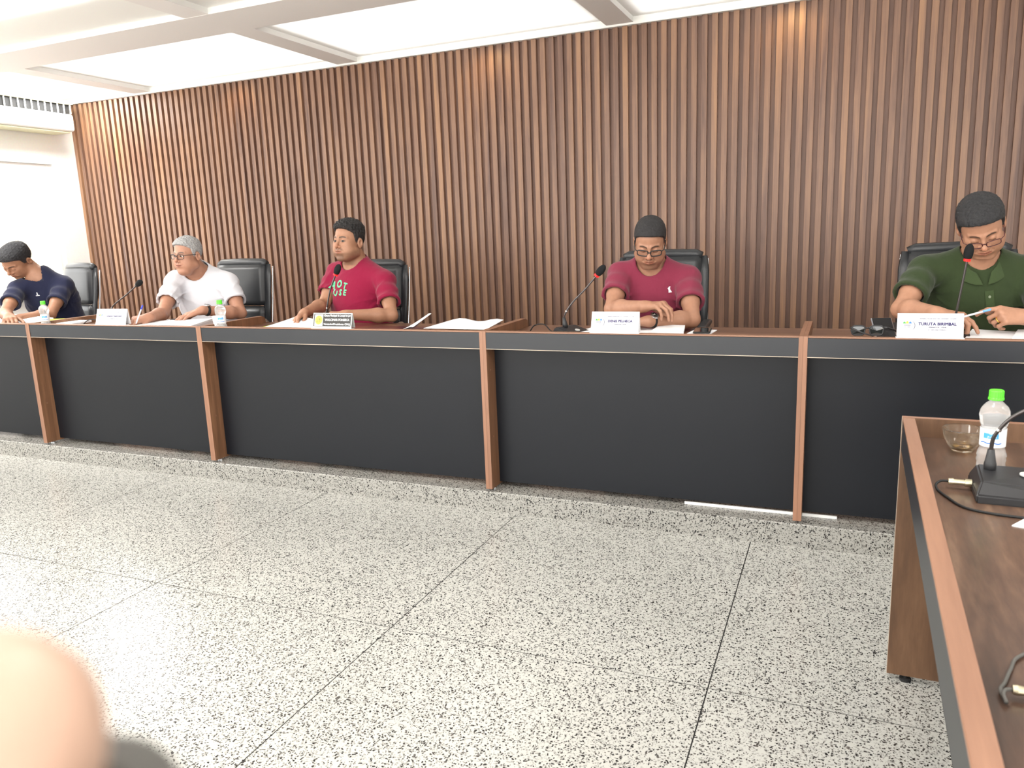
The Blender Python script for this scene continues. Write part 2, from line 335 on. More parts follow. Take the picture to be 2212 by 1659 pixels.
# left wall with a window opening (y 3.05..5.2, z .97..2.12) and a second one nearer
def wall_with_holes(x0, x1, y0, y1, z0, z1, holes):
    bm = bmesh.new(); ys = sorted({y0, y1, *[h[0] for h in holes], *[h[1] for h in holes]})
    for a, b in zip(ys, ys[1:]):
        h = [q for q in holes if q[0] <= a and q[1] >= b]
        if h: box(bm, x0, x1, a, b, z0, h[0][2]); box(bm, x0, x1, a, b, h[0][3], z1)
        else: box(bm, x0, x1, a, b, z0, z1)
    return bm
WZ0, WZ1 = .93, 2.12
struct('wall_left', wall_with_holes(XL - .18, XL, YB, YW + .06, 0, ZC + .3, [(3.3, 5.2, WZ0, WZ1), (.4, 2.5, WZ0, WZ1), (-2.5, -.4, WZ0, WZ1)]), M['white_wall'])
for i, (a, b) in enumerate(((3.3, 5.2), (.4, 2.5), (-2.5, -.4))):
    bm = bmesh.new(); xx0, xx1 = XL - .11, XL - .02
    box(bm, xx0, xx1, a, a + .05, WZ0, WZ1, bev=.003); box(bm, xx0, xx1, b - .05, b, WZ0, WZ1, bev=.003)
    box(bm, xx0, xx1, a + .05, b - .05, WZ1 - .05, WZ1, bev=.003); box(bm, xx0, xx1, a + .05, b - .05, WZ0, WZ0 + .05, bev=.003)
    f = struct('window_%d' % (i + 1), bm, M['white_plastic'])
    mdl = (a + b) / 2 + .1
    obj('mullion', bx(xx0 + .02, xx1 - .02, mdl - .03, mdl + .03, WZ0 + .05, WZ1 - .05, bev=.003), M['white_plastic'], f)
    obj('window_pane', bx(XL - .068, XL - .062, a + .05, mdl - .03, WZ0 + .05, WZ1 - .05), M['pane'], f)
    obj('window_pane', bx(XL - .068, XL - .062, mdl + .03, b - .05, WZ0 + .05, WZ1 - .05), M['pane'], f)
    obj('window_sill', bx(XL - .02, XL + .05, a - .03, b + .03, WZ0 - .03, WZ0, bev=.004), M['white_plastic'], f)
struct('wall_right', bx(XR, XR + .15, YB, YW + .2, 0, ZC + .3), M['white_wall'])
# ceiling: slab, long beams and cross beams (flat undersides at ZC), white cornice along the slat wall
ce = struct('ceiling', bx(XL - .2, XR, YB, YW + .2, ZC + .035, ZC + .3), M['ceiling'])
for y0, y1 in ((3.87, 4.26), (1.55, 1.94), (-.8, -.4)):
    bo = obj('ceiling_beam', bx(XL, XR, y0, y1, ZC + .003, ZC + .04), M['ceiling'], ce); obj('beam_soffit', bx(XL, XR, y0, y1, ZC - .002, ZC + .003), M['beam'], bo)
xb = [-5.935 + 2.195 * i for i in range(5)]
for x in xb:
    for y0, y1 in ((4.26, YW + .05), (1.94, 3.87), (-.4, 1.55), (-3.0, -.8)):
        bo = obj('cross_beam', bx(x, x + .185, y0, y1, ZC + .003, ZC + .04), M['ceiling'], ce); obj('beam_soffit', bx(x, x + .185, y0, y1, ZC - .0005, ZC + .003), M['beam'], bo)
struct('trim_1', bx(XL, XR, YW - .02, YW + .05, ZC - .013, ZC + .165, bev=.002), M['ceiling'])
for x in (-4.75, -2.42, -.35):
    bm = lathe([(.0, ZC + .028), (.045, ZC + .028), (.045, ZC + .034)], 20, cx=x, cy=4.85)
    t = empty('ceiling_downlight', (0, 0, 0), label='small round recessed downlight in the coffer ' + {-4.75: 'furthest left above the slat wall', -2.42: 'above the maroon-shirted men, middle of the slat wall', -.35: 'nearest the right, above the slat wall'}[x], cat='downlight')
    obj('lamp_disc', bm, M['glow'], t); obj('lamp_ring', lathe([(.045, ZC + .035), (.045, ZC + .025), (.06, ZC + .025), (.062, ZC + .035)], 20, cx=x, cy=4.85), M['white_plastic'], t)

# outside: house of pale brick beyond the window
hs = empty('brick_house', (-12.6, 8.2, 0), label='sunlit unfinished house of pale hollow bricks outside the window', cat='house')
obj('house_wall', bx(-1.9, 1.9, 0, .2, -.4, 3.6), M['brick_pale'], hs)
for r_ in range(16):
    for c in range(9):
        if random.random() < .7:
            obj('brick', bx(-1.85 + c * .42 + (r_ % 2) * .2, -1.85 + c * .42 + .38 + (r_ % 2) * .2, -.03, .0, r_ * .2, r_ * .2 + .17), M['brick'] if random.random() < .35 else M['brick_pale'], hs)
hs.rotation_euler = (0, 0, math.radians(48))
bm = bmesh.new(); box(bm, -30, XL - .2, -20, 25, -.3, -.2); box(bm, XL - .2, 12, -20, YB - .05, -.3, -.2)
struct('floor_outside', bm, M['dirt'])

# air conditioner under the ceiling on the left wall
ac = empty('air_conditioner', (XL + .002, 0, 0), label='long white ceiling-height air conditioner on the left wall above the window', cat='air conditioner')
AY0, AY1 = 2.9, 5.30
bm = bmesh.new(); v = box(bm, 0, .24, AY0, AY1, 2.40, 2.555, bev=.025, seg=3); obj('body', bm, M['white_plastic'], ac)
obj('lower_lip', bx(.005, .215, AY0 + .02, AY1 - .04, 2.388, 2.399, bev=.002), M['cream'], ac)
obj('top_cover', bx(0, .245, AY0, AY1, 2.636, 2.665, bev=.003), M['cream'], ac)
obj('intake', bx(.0, .222, AY0 + .01, AY1 - .01, 2.556, 2.635), M['rubber'], ac)
y = AY0 + .02
while y < AY1:
    obj('louver_vane', bx(.2225, .235, y, y + .006, 2.556, 2.635), M['white_plastic'], ac); y += .062
obj('badge', bx(.241, .243, AY1 - .60, AY1 - .55, 2.50, 2.504), M['frame_grey'], ac)

# ------------------------------------------------------------------ dais desk: five modules in a row
ZF = ZS + .012; ZR = .892; ZWT = .846; DY = YS + .008; DB = 3.80
def dais_module(x0, x1, label, posts):
    t = empty('council_desk', (x0, DY, ZS), label=label, cat='desk', group='dark-fronted council desks in a row on the platform'); 
    def P(n, a, m, **k):
        bm = bx(*a, **k); bmesh.ops.translate(bm, verts=bm.verts, vec=(-x0, -DY, -ZS)); return obj(n, bm, m, t)
    w_ = .0165
    for xx, on in ((x0, posts[0]), (x1 - w_, posts[1])):
        if on:
            # side board: full height wing in front, divider above the worktop with a rounded rear corner
            bm = bmesh.new(); pr = [(DY, ZF), (DY, ZR), (DB - .03, ZR), (DB - .009, ZR - .009), (DB, ZR - .03), (DB, ZF)]
            a = [bm.verts.new((xx - x0, p[0] - DY, p[1] - ZS)) for p in pr]; b = [bm.verts.new((xx + w_ - x0, p[0] - DY, p[1] - ZS)) for p in pr]
            bm.faces.new(a); bm.faces.new(b[::-1])
            for i in range(6): bm.faces.new((a[i - 1], b[i - 1], b[i], a[i])[::-1])
            bmesh.ops.recalc_face_normals(bm, faces=bm.faces)
            sd = obj('side_board', bm, M['desk_v'], t)
            bm = bmesh.new(); box(bm, xx, xx + w_, DY - .0012, DY, ZF, ZR + .0005); box(bm, xx, xx + w_, DY, DB - .03, ZR, ZR + .0008)
            bmesh.ops.translate(bm, verts=bm.verts, vec=(-x0, -DY, -ZS)); obj('edge_band', bm, M['desk_edge_v'], sd)
            if xx == x0:
                for q_, zz in enumerate((.60, .27)):
                    cp = lathe([(0, .0008), (.0045, .0008), (.005, 0)], 12); bmesh.ops.transform(cp, matrix=Matrix.Translation((w_, .040, zz)) @ Matrix.Rotation(math.pi / 2, 4, 'Y'), verts=cp.verts); obj('screw_cap', cp, M['desk_edge_v'], sd)
            ft = lathe([(0, 0), (.0075, 0), (.0075, .006), (.004, .008), (.004, .013)], 12, cx=xx + w_ / 2 - x0, cy=.05); obj('levelling_foot', ft, M['chrome'], sd)
    a, b = x0 + (w_ if posts[0] else 0), x1 - (w_ if posts[1] else 0)
    P('worktop', (a, b, DY + .03, DB + .07, ZWT - .018, ZWT), M['desk_top_x'])
    P('rim', (a, b, DY + .001, DY + .032, ZR - .006, ZR), M['desk_edge'], bev=.001)
    P('rim_back', (a, b, DY + .0165, DY + .030, ZWT - .018, ZR - .006), M['desk_v'])
    P('fascia', (a, b, DY + .001, DY + .016, ZR - .083, ZR - .007), M['black_fascia'])
    P('edge_strip', (a, b, DY, DY + .0165, ZR - .0855, ZR - .083), M['trim_alu'])
    P('front_panel', (a, b, DY + .092, DY + .107, ZF + .013, ZWT - .018), M['black_board'])
    return t
dk = [(-6.4, -4.7305, 'black-fronted desk module cut by the left edge of the photo', (0, 1)),
      (-4.7300, -3.3105, 'narrow black-fronted desk module of the man in white', (1, 1)),
      (-3.3100, -1.5525, 'widest black-fronted desk module, with the black name plate', (1, 1)),
      (-1.5520, -.1345, 'black-fronted desk module of the man in the dusty red shirt and glasses', (1, 1)),
      (-.1340, 1.30, 'black-fronted desk module of the man in green, behind the near desk', (1, 1))]
for q in dk: dais_module(*q)
# light strip lying under the front panels
tag(obj('strip_light_channel', bx(-.62, .02, 3.362, 3.372, ZS, ZS + .012), M['white_plastic']), 'thin white strip on the platform under the black panels', 'strip')

# ------------------------------------------------------------------ near desk on the right
nd = empty('side_desk', (.170, 2.352, 0), rz=math.radians(-1.1), label='near walnut desk with dark band, in the right foreground', cat='desk')
L_ = 3.4; Wd = .72; Z1 = .80; ZN = .748
def N(n, a, m, parent=None, **k): return obj(n, bx(*a, **k), m, parent or nd)
fe = N('end_board', (0, Wd, -.018, 0, .018, Z1), M['desk_side'])
N('edge_band', (0, Wd, -.018, 0, Z1, Z1 + .001), M['desk_edge'], fe); N('edge_band', (-.0008, 0, -.018, 0, .018, Z1), M['trim_alu'], fe)
obj('levelling_foot', lathe([(0, 0), (.016, 0), (.016, .008), (.006, .01), (.006, .018)], 14, cx=.05, cy=-.009), M['rubber'], fe)
N('rim', (.0005, .031, -L_, -.0185, Z1 - .008, Z1), M['desk_edge_y'], bev=.001)
N('rim_back', (.016, .030, -L_, -.0185, ZN - .018, Z1 - .008), M['desk_v'])
N('fascia', (.001, .0155, -L_, -.0185, Z1 - .090, Z1 - .0085), M['black_fascia'])
N('worktop', (.030, Wd, -L_, -.0185, ZN - .018, ZN), M['desk_top'])
N('front_panel', (.135, .150, -L_, -.0185, .025, ZN - .018), M['black_board'])
ne = N('end_board', (0, Wd, -L_ - .018, -L_, .018, Z1), M['desk_side']); obj('levelling_foot', lathe([(0, 0), (.016, 0), (.016, .008), (.006, .01), (.006, .018)], 14, cx=.05, cy=-L_ - .009), M['rubber'], ne)
N('rim_right', (Wd - .02, Wd, -L_, -.0185, ZN, ZN + .002), M['desk_edge_y'])
for s in fe, ne:
    pass
# ------------------------------------------------------------------ people: signed-distance bodies turned into one continuous surface
V3 = lambda p: np.array(p, dtype=np.float64)
nrm = lambda v: v / np.linalg.norm(v)
def smin(a, b, k):
    h = np.clip(.5 + .5 * (b - a) / k, 0, 1); return b * (1 - h) + a * h - k * h * (1 - h)
def smax(a, b, k): return -smin(-a, -b, k)
def cone(a, b, r1, r2):
    a = V3(a); b = V3(b); ab = b - a; L = ab @ ab + 1e-12; m = max(r1, r2)
    def f(X, Y, Z):
        px, py, pz = X - a[0], Y - a[1], Z - a[2]; t = np.clip((px * ab[0] + py * ab[1] + pz * ab[2]) / L, 0, 1)
        return np.sqrt((px - t * ab[0]) ** 2 + (py - t * ab[1]) ** 2 + (pz - t * ab[2]) ** 2) - (r1 + (r2 - r1) * t)
    return f, np.minimum(a, b) - m, np.maximum(a, b) + m
def ell(c, R, r):
    """ellipsoid at c with row axes R and radii r"""
    c = V3(c); R = np.array(R); r = V3(r); m = r.max()
    def f(X, Y, Z):
        px, py, pz = X - c[0], Y - c[1], Z - c[2]; q = [px * R[i][0] + py * R[i][1] + pz * R[i][2] for i in range(3)]
        k0 = np.sqrt(sum((q[i] / r[i]) ** 2 for i in range(3))); k1 = np.sqrt(sum((q[i] / r[i] ** 2) ** 2 for i in range(3))) + 1e-9
        return k0 * (k0 - 1) / k1
    return f, c - m, c + m
def axis_steps(lo, hi, h, fine):
    out = [lo]
    while out[-1] < hi:
        s = h
        for a, b, q in fine:
            if a <= out[-1] <= b: s = min(s, q)
        out.append(out[-1] + s)
    return np.array(out, dtype=np.float32)
class Field:
    def __init__(s, lo, hi, h, fine=((), (), ())):
        s.ax = [axis_steps(lo[i], hi[i], h, fine[i]) for i in range(3)]; s.D = np.full([len(a) for a in s.ax], 1.0, np.float32)
    def sl(s, lo, hi, m=.045):
        return tuple(slice(max(0, np.searchsorted(s.ax[i], lo[i] - m)), min(len(s.ax[i]), np.searchsorted(s.ax[i], hi[i] + m) + 1)) for i in range(3))
    def grid(s, sl): return s.ax[0][sl[0]][:, None, None], s.ax[1][sl[1]][None, :, None], s.ax[2][sl[2]][None, None, :]
    def add(s, p, k=.02):
        f, lo, hi = p; sl = s.sl(lo, hi)
        if any(q.stop <= q.start for q in sl): return
        s.D[sl] = smin(s.D[sl], f(*s.grid(sl)).astype(np.float32), k) if k > 0 else np.minimum(s.D[sl], f(*s.grid(sl)))
    def cut(s, p, k=.003, m=.045):
        f, lo, hi = p; sl = s.sl(lo, hi, m); s.D[sl] = smax(s.D[sl], -f(*s.grid(sl)).astype(np.float32), k)
    def mesh(s, name, smooth=0):
        D = s.D; I = D < 0
        n = I[:-1, :-1, :-1].astype(np.uint8)
        for a in (0, 1):
            for b in (0, 1):
                for c in (0, 1):
                    if a or b or c: n += I[a:I.shape[0] - 1 + a, b:I.shape[1] - 1 + b, c:I.shape[2] - 1 + c]
        act = np.argwhere((n > 0) & (n < 8)); idx = np.full(n.shape, -1, np.int32); idx[tuple(act.T)] = np.arange(len(act))
        cs = [(a, b, c) for a in (0, 1) for b in (0, 1) for c in (0, 1)]
        val = np.stack([D[act[:, 0] + a, act[:, 1] + b, act[:, 2] + c] for a, b, c in cs], 1)
        acc = np.zeros((len(act), 3)); cnt = np.zeros(len(act))
        for i, p in enumerate(cs):
            for j, q in enumerate(cs):
                if j > i and sum(abs(p[t] - q[t]) for t in range(3)) == 1:
                    u, v = val[:, i], val[:, j]; m = (u < 0) != (v < 0); t = np.where(m, u / np.where(m, u - v, 1), 0)
                    P_ = np.array(p)[None] + (np.array(q) - np.array(p))[None] * t[:, None]; acc += P_ * m[:, None]; cnt += m
        acc /= cnt[:, None]
        vs = np.stack([s.ax[t][act[:, t]] + acc[:, t] * (s.ax[t][act[:, t] + 1] - s.ax[t][act[:, t]]) for t in range(3)], 1)
        quads = []
        for ax in range(3):
            o1, o2 = (ax + 1) % 3, (ax + 2) % 3
            s0 = [slice(None)] * 3; s1 = [slice(None)] * 3; s0[ax] = slice(0, -1); s1[ax] = slice(1, None)
            A, B = I[tuple(s0)], I[tuple(s1)]; e = np.argwhere(A != B)
            e = e[(e[:, o1] > 0) & (e[:, o2] > 0) & (e[:, o1] < n.shape[o1]) & (e[:, o2] < n.shape[o2])]
            pos = A[tuple(e.T)]
            def cell(d1, d2):
                q = e.copy(); q[:, o1] += d1; q[:, o2] += d2; return idx[tuple(q.T)]
            q = np.stack([cell(-1, -1), cell(0, -1), cell(0, 0), cell(-1, 0)], 1); q[~pos] = q[~pos][:, ::-1]; quads.append(q)
        q = np.concatenate(quads); q = q[(q >= 0).all(1)]
        if smooth:
            E = np.concatenate([q[:, [k, (k + 1) % 4]] for k in range(4)]); 
            for _ in range(smooth):
                acc2 = np.zeros_like(vs); n2 = np.zeros(len(vs))
                for a_, b_ in ((0, 1), (1, 0)):
                    for t in range(3): acc2[:, t] += np.bincount(E[:, a_], weights=vs[E[:, b_], t], minlength=len(vs))
                    n2 += np.bincount(E[:, a_], minlength=len(vs))
                vs = vs * .45 + .55 * acc2 / np.maximum(n2, 1)[:, None]
        me = bpy.data.meshes.new(name); me.vertices.add(len(vs)); me.vertices.foreach_set('co', vs.astype(np.float32).ravel())
        me.loops.add(len(q) * 4); me.loops.foreach_set('vertex_index', q.astype(np.int32).ravel()); me.polygons.add(len(q))
        me.polygons.foreach_set('loop_start', np.arange(0, len(q) * 4, 4, dtype=np.int32)); me.polygons.foreach_set('loop_total', np.full(len(q), 4, np.int32))
        me.polygons.foreach_set('use_smooth', np.ones(len(q), bool)); me.update(calc_edges=True); me.validate()
        return me, vs, q
def set_tone(me, col):
    a = me.color_attributes.new('tone', 'FLOAT_COLOR', 'POINT'); c = np.ones((len(col), 4), np.float32); c[:, :3] = col; a.data.foreach_set('color', c.ravel())

def head_sdf(a, b, c, o):
    """a: to the person's left, b: forward, c: up, metres, origin between the ears"""
    A = np.abs(a); w_ = o.get('wide', 1.0); ja = o.get('jaw', 1.0)
    def el(cx, cy, cz, rx, ry, rz, aa=None):
        x, y, z = (a if aa is None else aa) - cx, b - cy, c - cz
        k0 = np.sqrt((x / rx) ** 2 + (y / ry) ** 2 + (z / rz) ** 2); k1 = np.sqrt((x / rx ** 2) ** 2 + (y / ry ** 2) ** 2 + (z / rz ** 2) ** 2) + 1e-9
        return k0 * (k0 - 1) / k1
    def sp(cx, cy, cz, r): return np.sqrt((A - cx) ** 2 + (b - cy) ** 2 + (c - cz) ** 2) - r
    def cp(p, q, r1, r2, X=None):
        X = A if X is None else X; d = [q[i] - p[i] for i in range(3)]; L = sum(t * t for t in d); px, py, pz = X - p[0], b - p[1], c - p[2]
        t = np.clip((px * d[0] + py * d[1] + pz * d[2]) / L, 0, 1); return np.sqrt((px - t * d[0]) ** 2 + (py - t * d[1]) ** 2 + (pz - t * d[2]) ** 2) - (r1 + (r2 - r1) * t)
    d = el(0, -.010, .046, .0765 * w_, .097, .087)
    fw = o.get('fw', 1.0); d = smin(d, el(0, .028, -.028, .061 * w_ * fw, .064, .083), .03)
    d = smin(d, sp(.040 * w_, .058, -.010, .025), .022)
    d = smin(d, cp((.053 * w_ * fw, .004, -.060), (.013, .068, -.094), .024 * ja, .017), .022)
    d = smin(d, sp(.036 * w_ * fw, .044, -.052, .031 * ja), .03)
    d = smin(d, sp(0, .077, -.094, .016), .014)
    if o.get('double'): d = smin(d, el(0, .035, -.105, .045, .045, .028), .025)
    d = smin(d, cp((.008, .086, .031), (.044, .068, .031), .0085, .0075), .012)
    d = smax(d, -sp(.031, .103, .009, .0165), .016)
    d = smin(d, el(0, .076, -.052, .030, .024, .026), .018)
    d = smin(d, cp((0, .088, .022), (0, .106, -.014), .0070, .0090), .011)
    d = smin(d, sp(0, .1085, -.0205, .0110), .010)
    d = smin(d, sp(.0150, .096, -.0255, .0088), .006)
    d = smax(d, -sp(.0080, .104, -.0345, .0045), .003)
    d = smin(d, sp(.031, .0745, .0100, .0152), .004)
    if o.get('lids_open'):
        d = smax(d, -el(.031, .0895, .0095, .0130, .009, .0052 * o['lids_open'], aa=A), .0015)
    else:
        d = smax(d, -cp((.018, .0890, .0025), (.044, .0835, .0025), .0016, .0013), .0012)
    d = smin(d, cp((0, .0995, -.0490), (.021, .0895, -.0530), .0052, .0028), .004)
    d = smin(d, cp((0, .0985, -.0590), (.019, .0890, -.0570), .0064, .0032), .004)
    m0 = o.get('mouth', 0)
    d = smax(d, -cp((0, .1045, -.0540 - m0 * .001), (.023, .0930, -.0552), .0022 + m0 * .0035, .0016), .0018)
    d = smax(d, -cp((.021, .1035, -.020), (.031, .090, -.050), .004, .003), .008)
    # ears
    ca, sa = math.cos(.35), math.sin(.35); x = A - .0795 * w_; y = b + .014; xe = x * ca - y * sa * -1 * -1; ye = x * sa + y * ca; z = c - .000
    xe = x * ca + y * sa; ye = -x * sa + y * ca
    k0 = np.sqrt((xe / .0075) ** 2 + (ye / .0175) ** 2 + (z / .031) ** 2); k1 = np.sqrt((xe / .0075 ** 2) ** 2 + (ye / .0175 ** 2) ** 2 + (z / .031 ** 2) ** 2) + 1e-9
    d = smin(d, k0 * (k0 - 1) / k1, .006)
    d = smax(d, -(np.sqrt((x - .0085) ** 2 + (y - .002) ** 2 + ((z - .002) * .62) ** 2) - .0095), .004)
    return d
HLB = [-.12, -.09, -.05, -.012, .006, .020, .034, .060, .085, .12]
def hairline(b, A, o):
    hl = np.interp(b, HLB, o.get('hl', [-.075, -.062, -.040, .024, -.004, .006, .052, .074, .088, .10]))
    return hl + np.clip(A - .045, 0, .04) * o.get('temple', .15) * (b > .03)

def make_hand(F, wr, d, n, side, curl, spread=.10, sc=1.0, thumb=(.6, .75, -.25), k=.004):
    """d wrist->knuckles, n back of the hand, side: thumb side vector; curl: 4 tuples of 3 bend angles (rad) index..little"""
    d = nrm(V3(d)); n = V3(n); n = nrm(n - (n @ d) * d); s_ = V3(side); s_ = nrm(s_ - (s_ @ d) * d - (s_ @ n) * n); wr = V3(wr)
    mcp = [wr + d * x * sc + s_ * y * sc + n * z * sc for x, y, z in ((.088, .031, .0), (.092, .0105, .003), (.087, -.0105, .001), (.078, -.030, -.003))]
    for i, m in enumerate(mcp):
        F.add(cone(wr + s_ * (.016 - .0105 * i) * sc + d * .004, m, .0185 * sc, .0125 * sc), .012)
    F.add(cone(wr - d * .01, wr + d * .02, .024 * sc, .022 * sc), .012)
    lens = ((.043, .026, .021), (.047, .029, .022), (.043, .027, .021), (.034, .021, .018)); tips = []
    for i, m in enumerate(mcp):
        ang = 0; p = m; dd = nrm(d + s_ * spread * (1.5 - i)); r = (.0098, .0100, .0094, .0084)[i] * sc
        for j in range(3):
            ang += curl[i][j]; q = p + (dd * math.cos(ang) - n * math.sin(ang)) * lens[i][j] * sc
            F.add(cone(p, q, r, r * .90), k if j else .009); p = q; r *= .90
        tips.append(p)
    t0 = wr + d * .022 * sc + s_ * .024 * sc - n * .006; p = t0; r = .0155 * sc
    dirs = [V3(thumb), V3(thumb) * [1, .6, 1] + [.25, 0, -.05], V3(thumb) * [1, .3, 1] + [.4, 0, -.1]]
    for j, (L_, v) in enumerate(zip((.040, .033, .026), dirs)):
        v = nrm(v); q = p + (d * v[0] + s_ * v[1] + n * v[2]) * L_ * sc; r2 = (.0122, .0105, .0092)[j] * sc; F.add(cone(p, q, r, r2), .009 if j == 0 else .004); p = q; r = r2
    tips.append(p); return tips, mcp

def eyewear(parent, H, Lv, Fv, Uv, dz=0, db=0, w_=.026, h=.0165, mat=None, thick=.0016, round_=.55, rake=0):
    W = lambda a, b, c: Vector(H + Lv * a + Fv * b + Uv * c)
    fr = bmesh.new()
    for sgn in (-1, 1):
        pts = []
        for i in range(28):
            t = 2 * math.pi * i / 28; cx, sx = math.cos(t), math.sin(t); e = round_
            px = math.copysign(abs(cx) ** e, cx) * w_; pz = math.copysign(abs(sx) ** e, sx) * h * (1 if sx > 0 else .92)
            a = sgn * (.0335 + px); pts.append(W(a, .1035 + db - 3.2 * (a * a) - rake * pz * 0, .006 + dz + pz))
        tube_bm(fr, pts, thick, seg=6, closed=True)
        lens = bmesh.new(); cen = lens.verts.new(sum(pts, Vector()) / 28); vv = [lens.verts.new(p) for p in pts]
        for i in range(28): lens.faces.new((cen, vv[i], vv[(i + 1) % 28]))
        obj('spectacle_lens', lens, M['lens'], None)['tmp'] = 1
    tube_bm(fr, [W(-.0085, .1035 + db, .010 + dz), W(0, .106 + db, .013 + dz), W(.0085, .1035 + db, .010 + dz)], thick, seg=6)
    for sgn in (-1, 1):
        tube_bm(fr, [W(sgn * (.0335 + w_), .1035 + db - 3.2 * (.0335 + w_) ** 2, .014 + dz), W(sgn * .073, .078 + db, .016 + dz), W(sgn * .0795, .02, .015), W(sgn * .0800, -.004, .014), W(sgn * .079, -.022, -.004)], thick * .9, seg=6)
    f = obj('eyeglasses', fr, mat or M['black_plastic'], parent, smooth=True)
    for o in list(bpy.data.objects):
        if 'tmp' in o: o.parent = f; del o['tmp']
    return f
def watch(parent, a, b, t, r, up, black=True):
    a = V3(a); b = V3(b); c = a + (b - a) * t; ax = nrm(b - a); u = V3(up); u = nrm(u - (u @ ax) * ax); v = np.cross(ax, u)
    bm = bmesh.new(); tube_bm(bm, [Vector(c + (u * math.cos(q) + v * math.sin(q)) * r) for q in np.linspace(0, 2 * math.pi, 29)[:-1]], .011, seg=8, closed=True, flat=(.16, 1))
    # flatten along the radial direction is handled by the profile; the strap follows the wrist
    s = obj('wristwatch', bm, M['rubber'], parent, smooth=True)
    R = Matrix((Vector(v), Vector(ax), Vector(u))).transposed().to_4x4(); R.translation = Vector(c + u * (r + .003))
    cs = lathe([(0, -.004), (.019, -.004), (.021, 0), (.021, .004), (.018, .006)], 28); bmesh.ops.transform(cs, matrix=R, verts=cs.verts); obj('watch_case', cs, M['chrome'], s, smooth=False)
    dl = lathe([(.018, .0058), (0, .0062)], 28); bmesh.ops.transform(dl, matrix=R, verts=dl.verts); obj('watch_dial', dl, M['plate_black'] if black else M['frame_grey'], s)
    hd = bmesh.new(); box(hd, -.001, .001, 0, .013, .0066, .0070); box(hd, 0, .009, -.001, .001, .0066, .0070)
    for q in range(12): box(hd, .0145, .0165, -.0005, .0005, .0066, .0070, mat=Matrix.Rotation(q * math.pi / 6, 4, 'Z'))
    bmesh.ops.transform(hd, matrix=R, verts=hd.verts); obj('watch_hands', hd, M['white_ink'] if black else M['plate_black'], s)
    return s

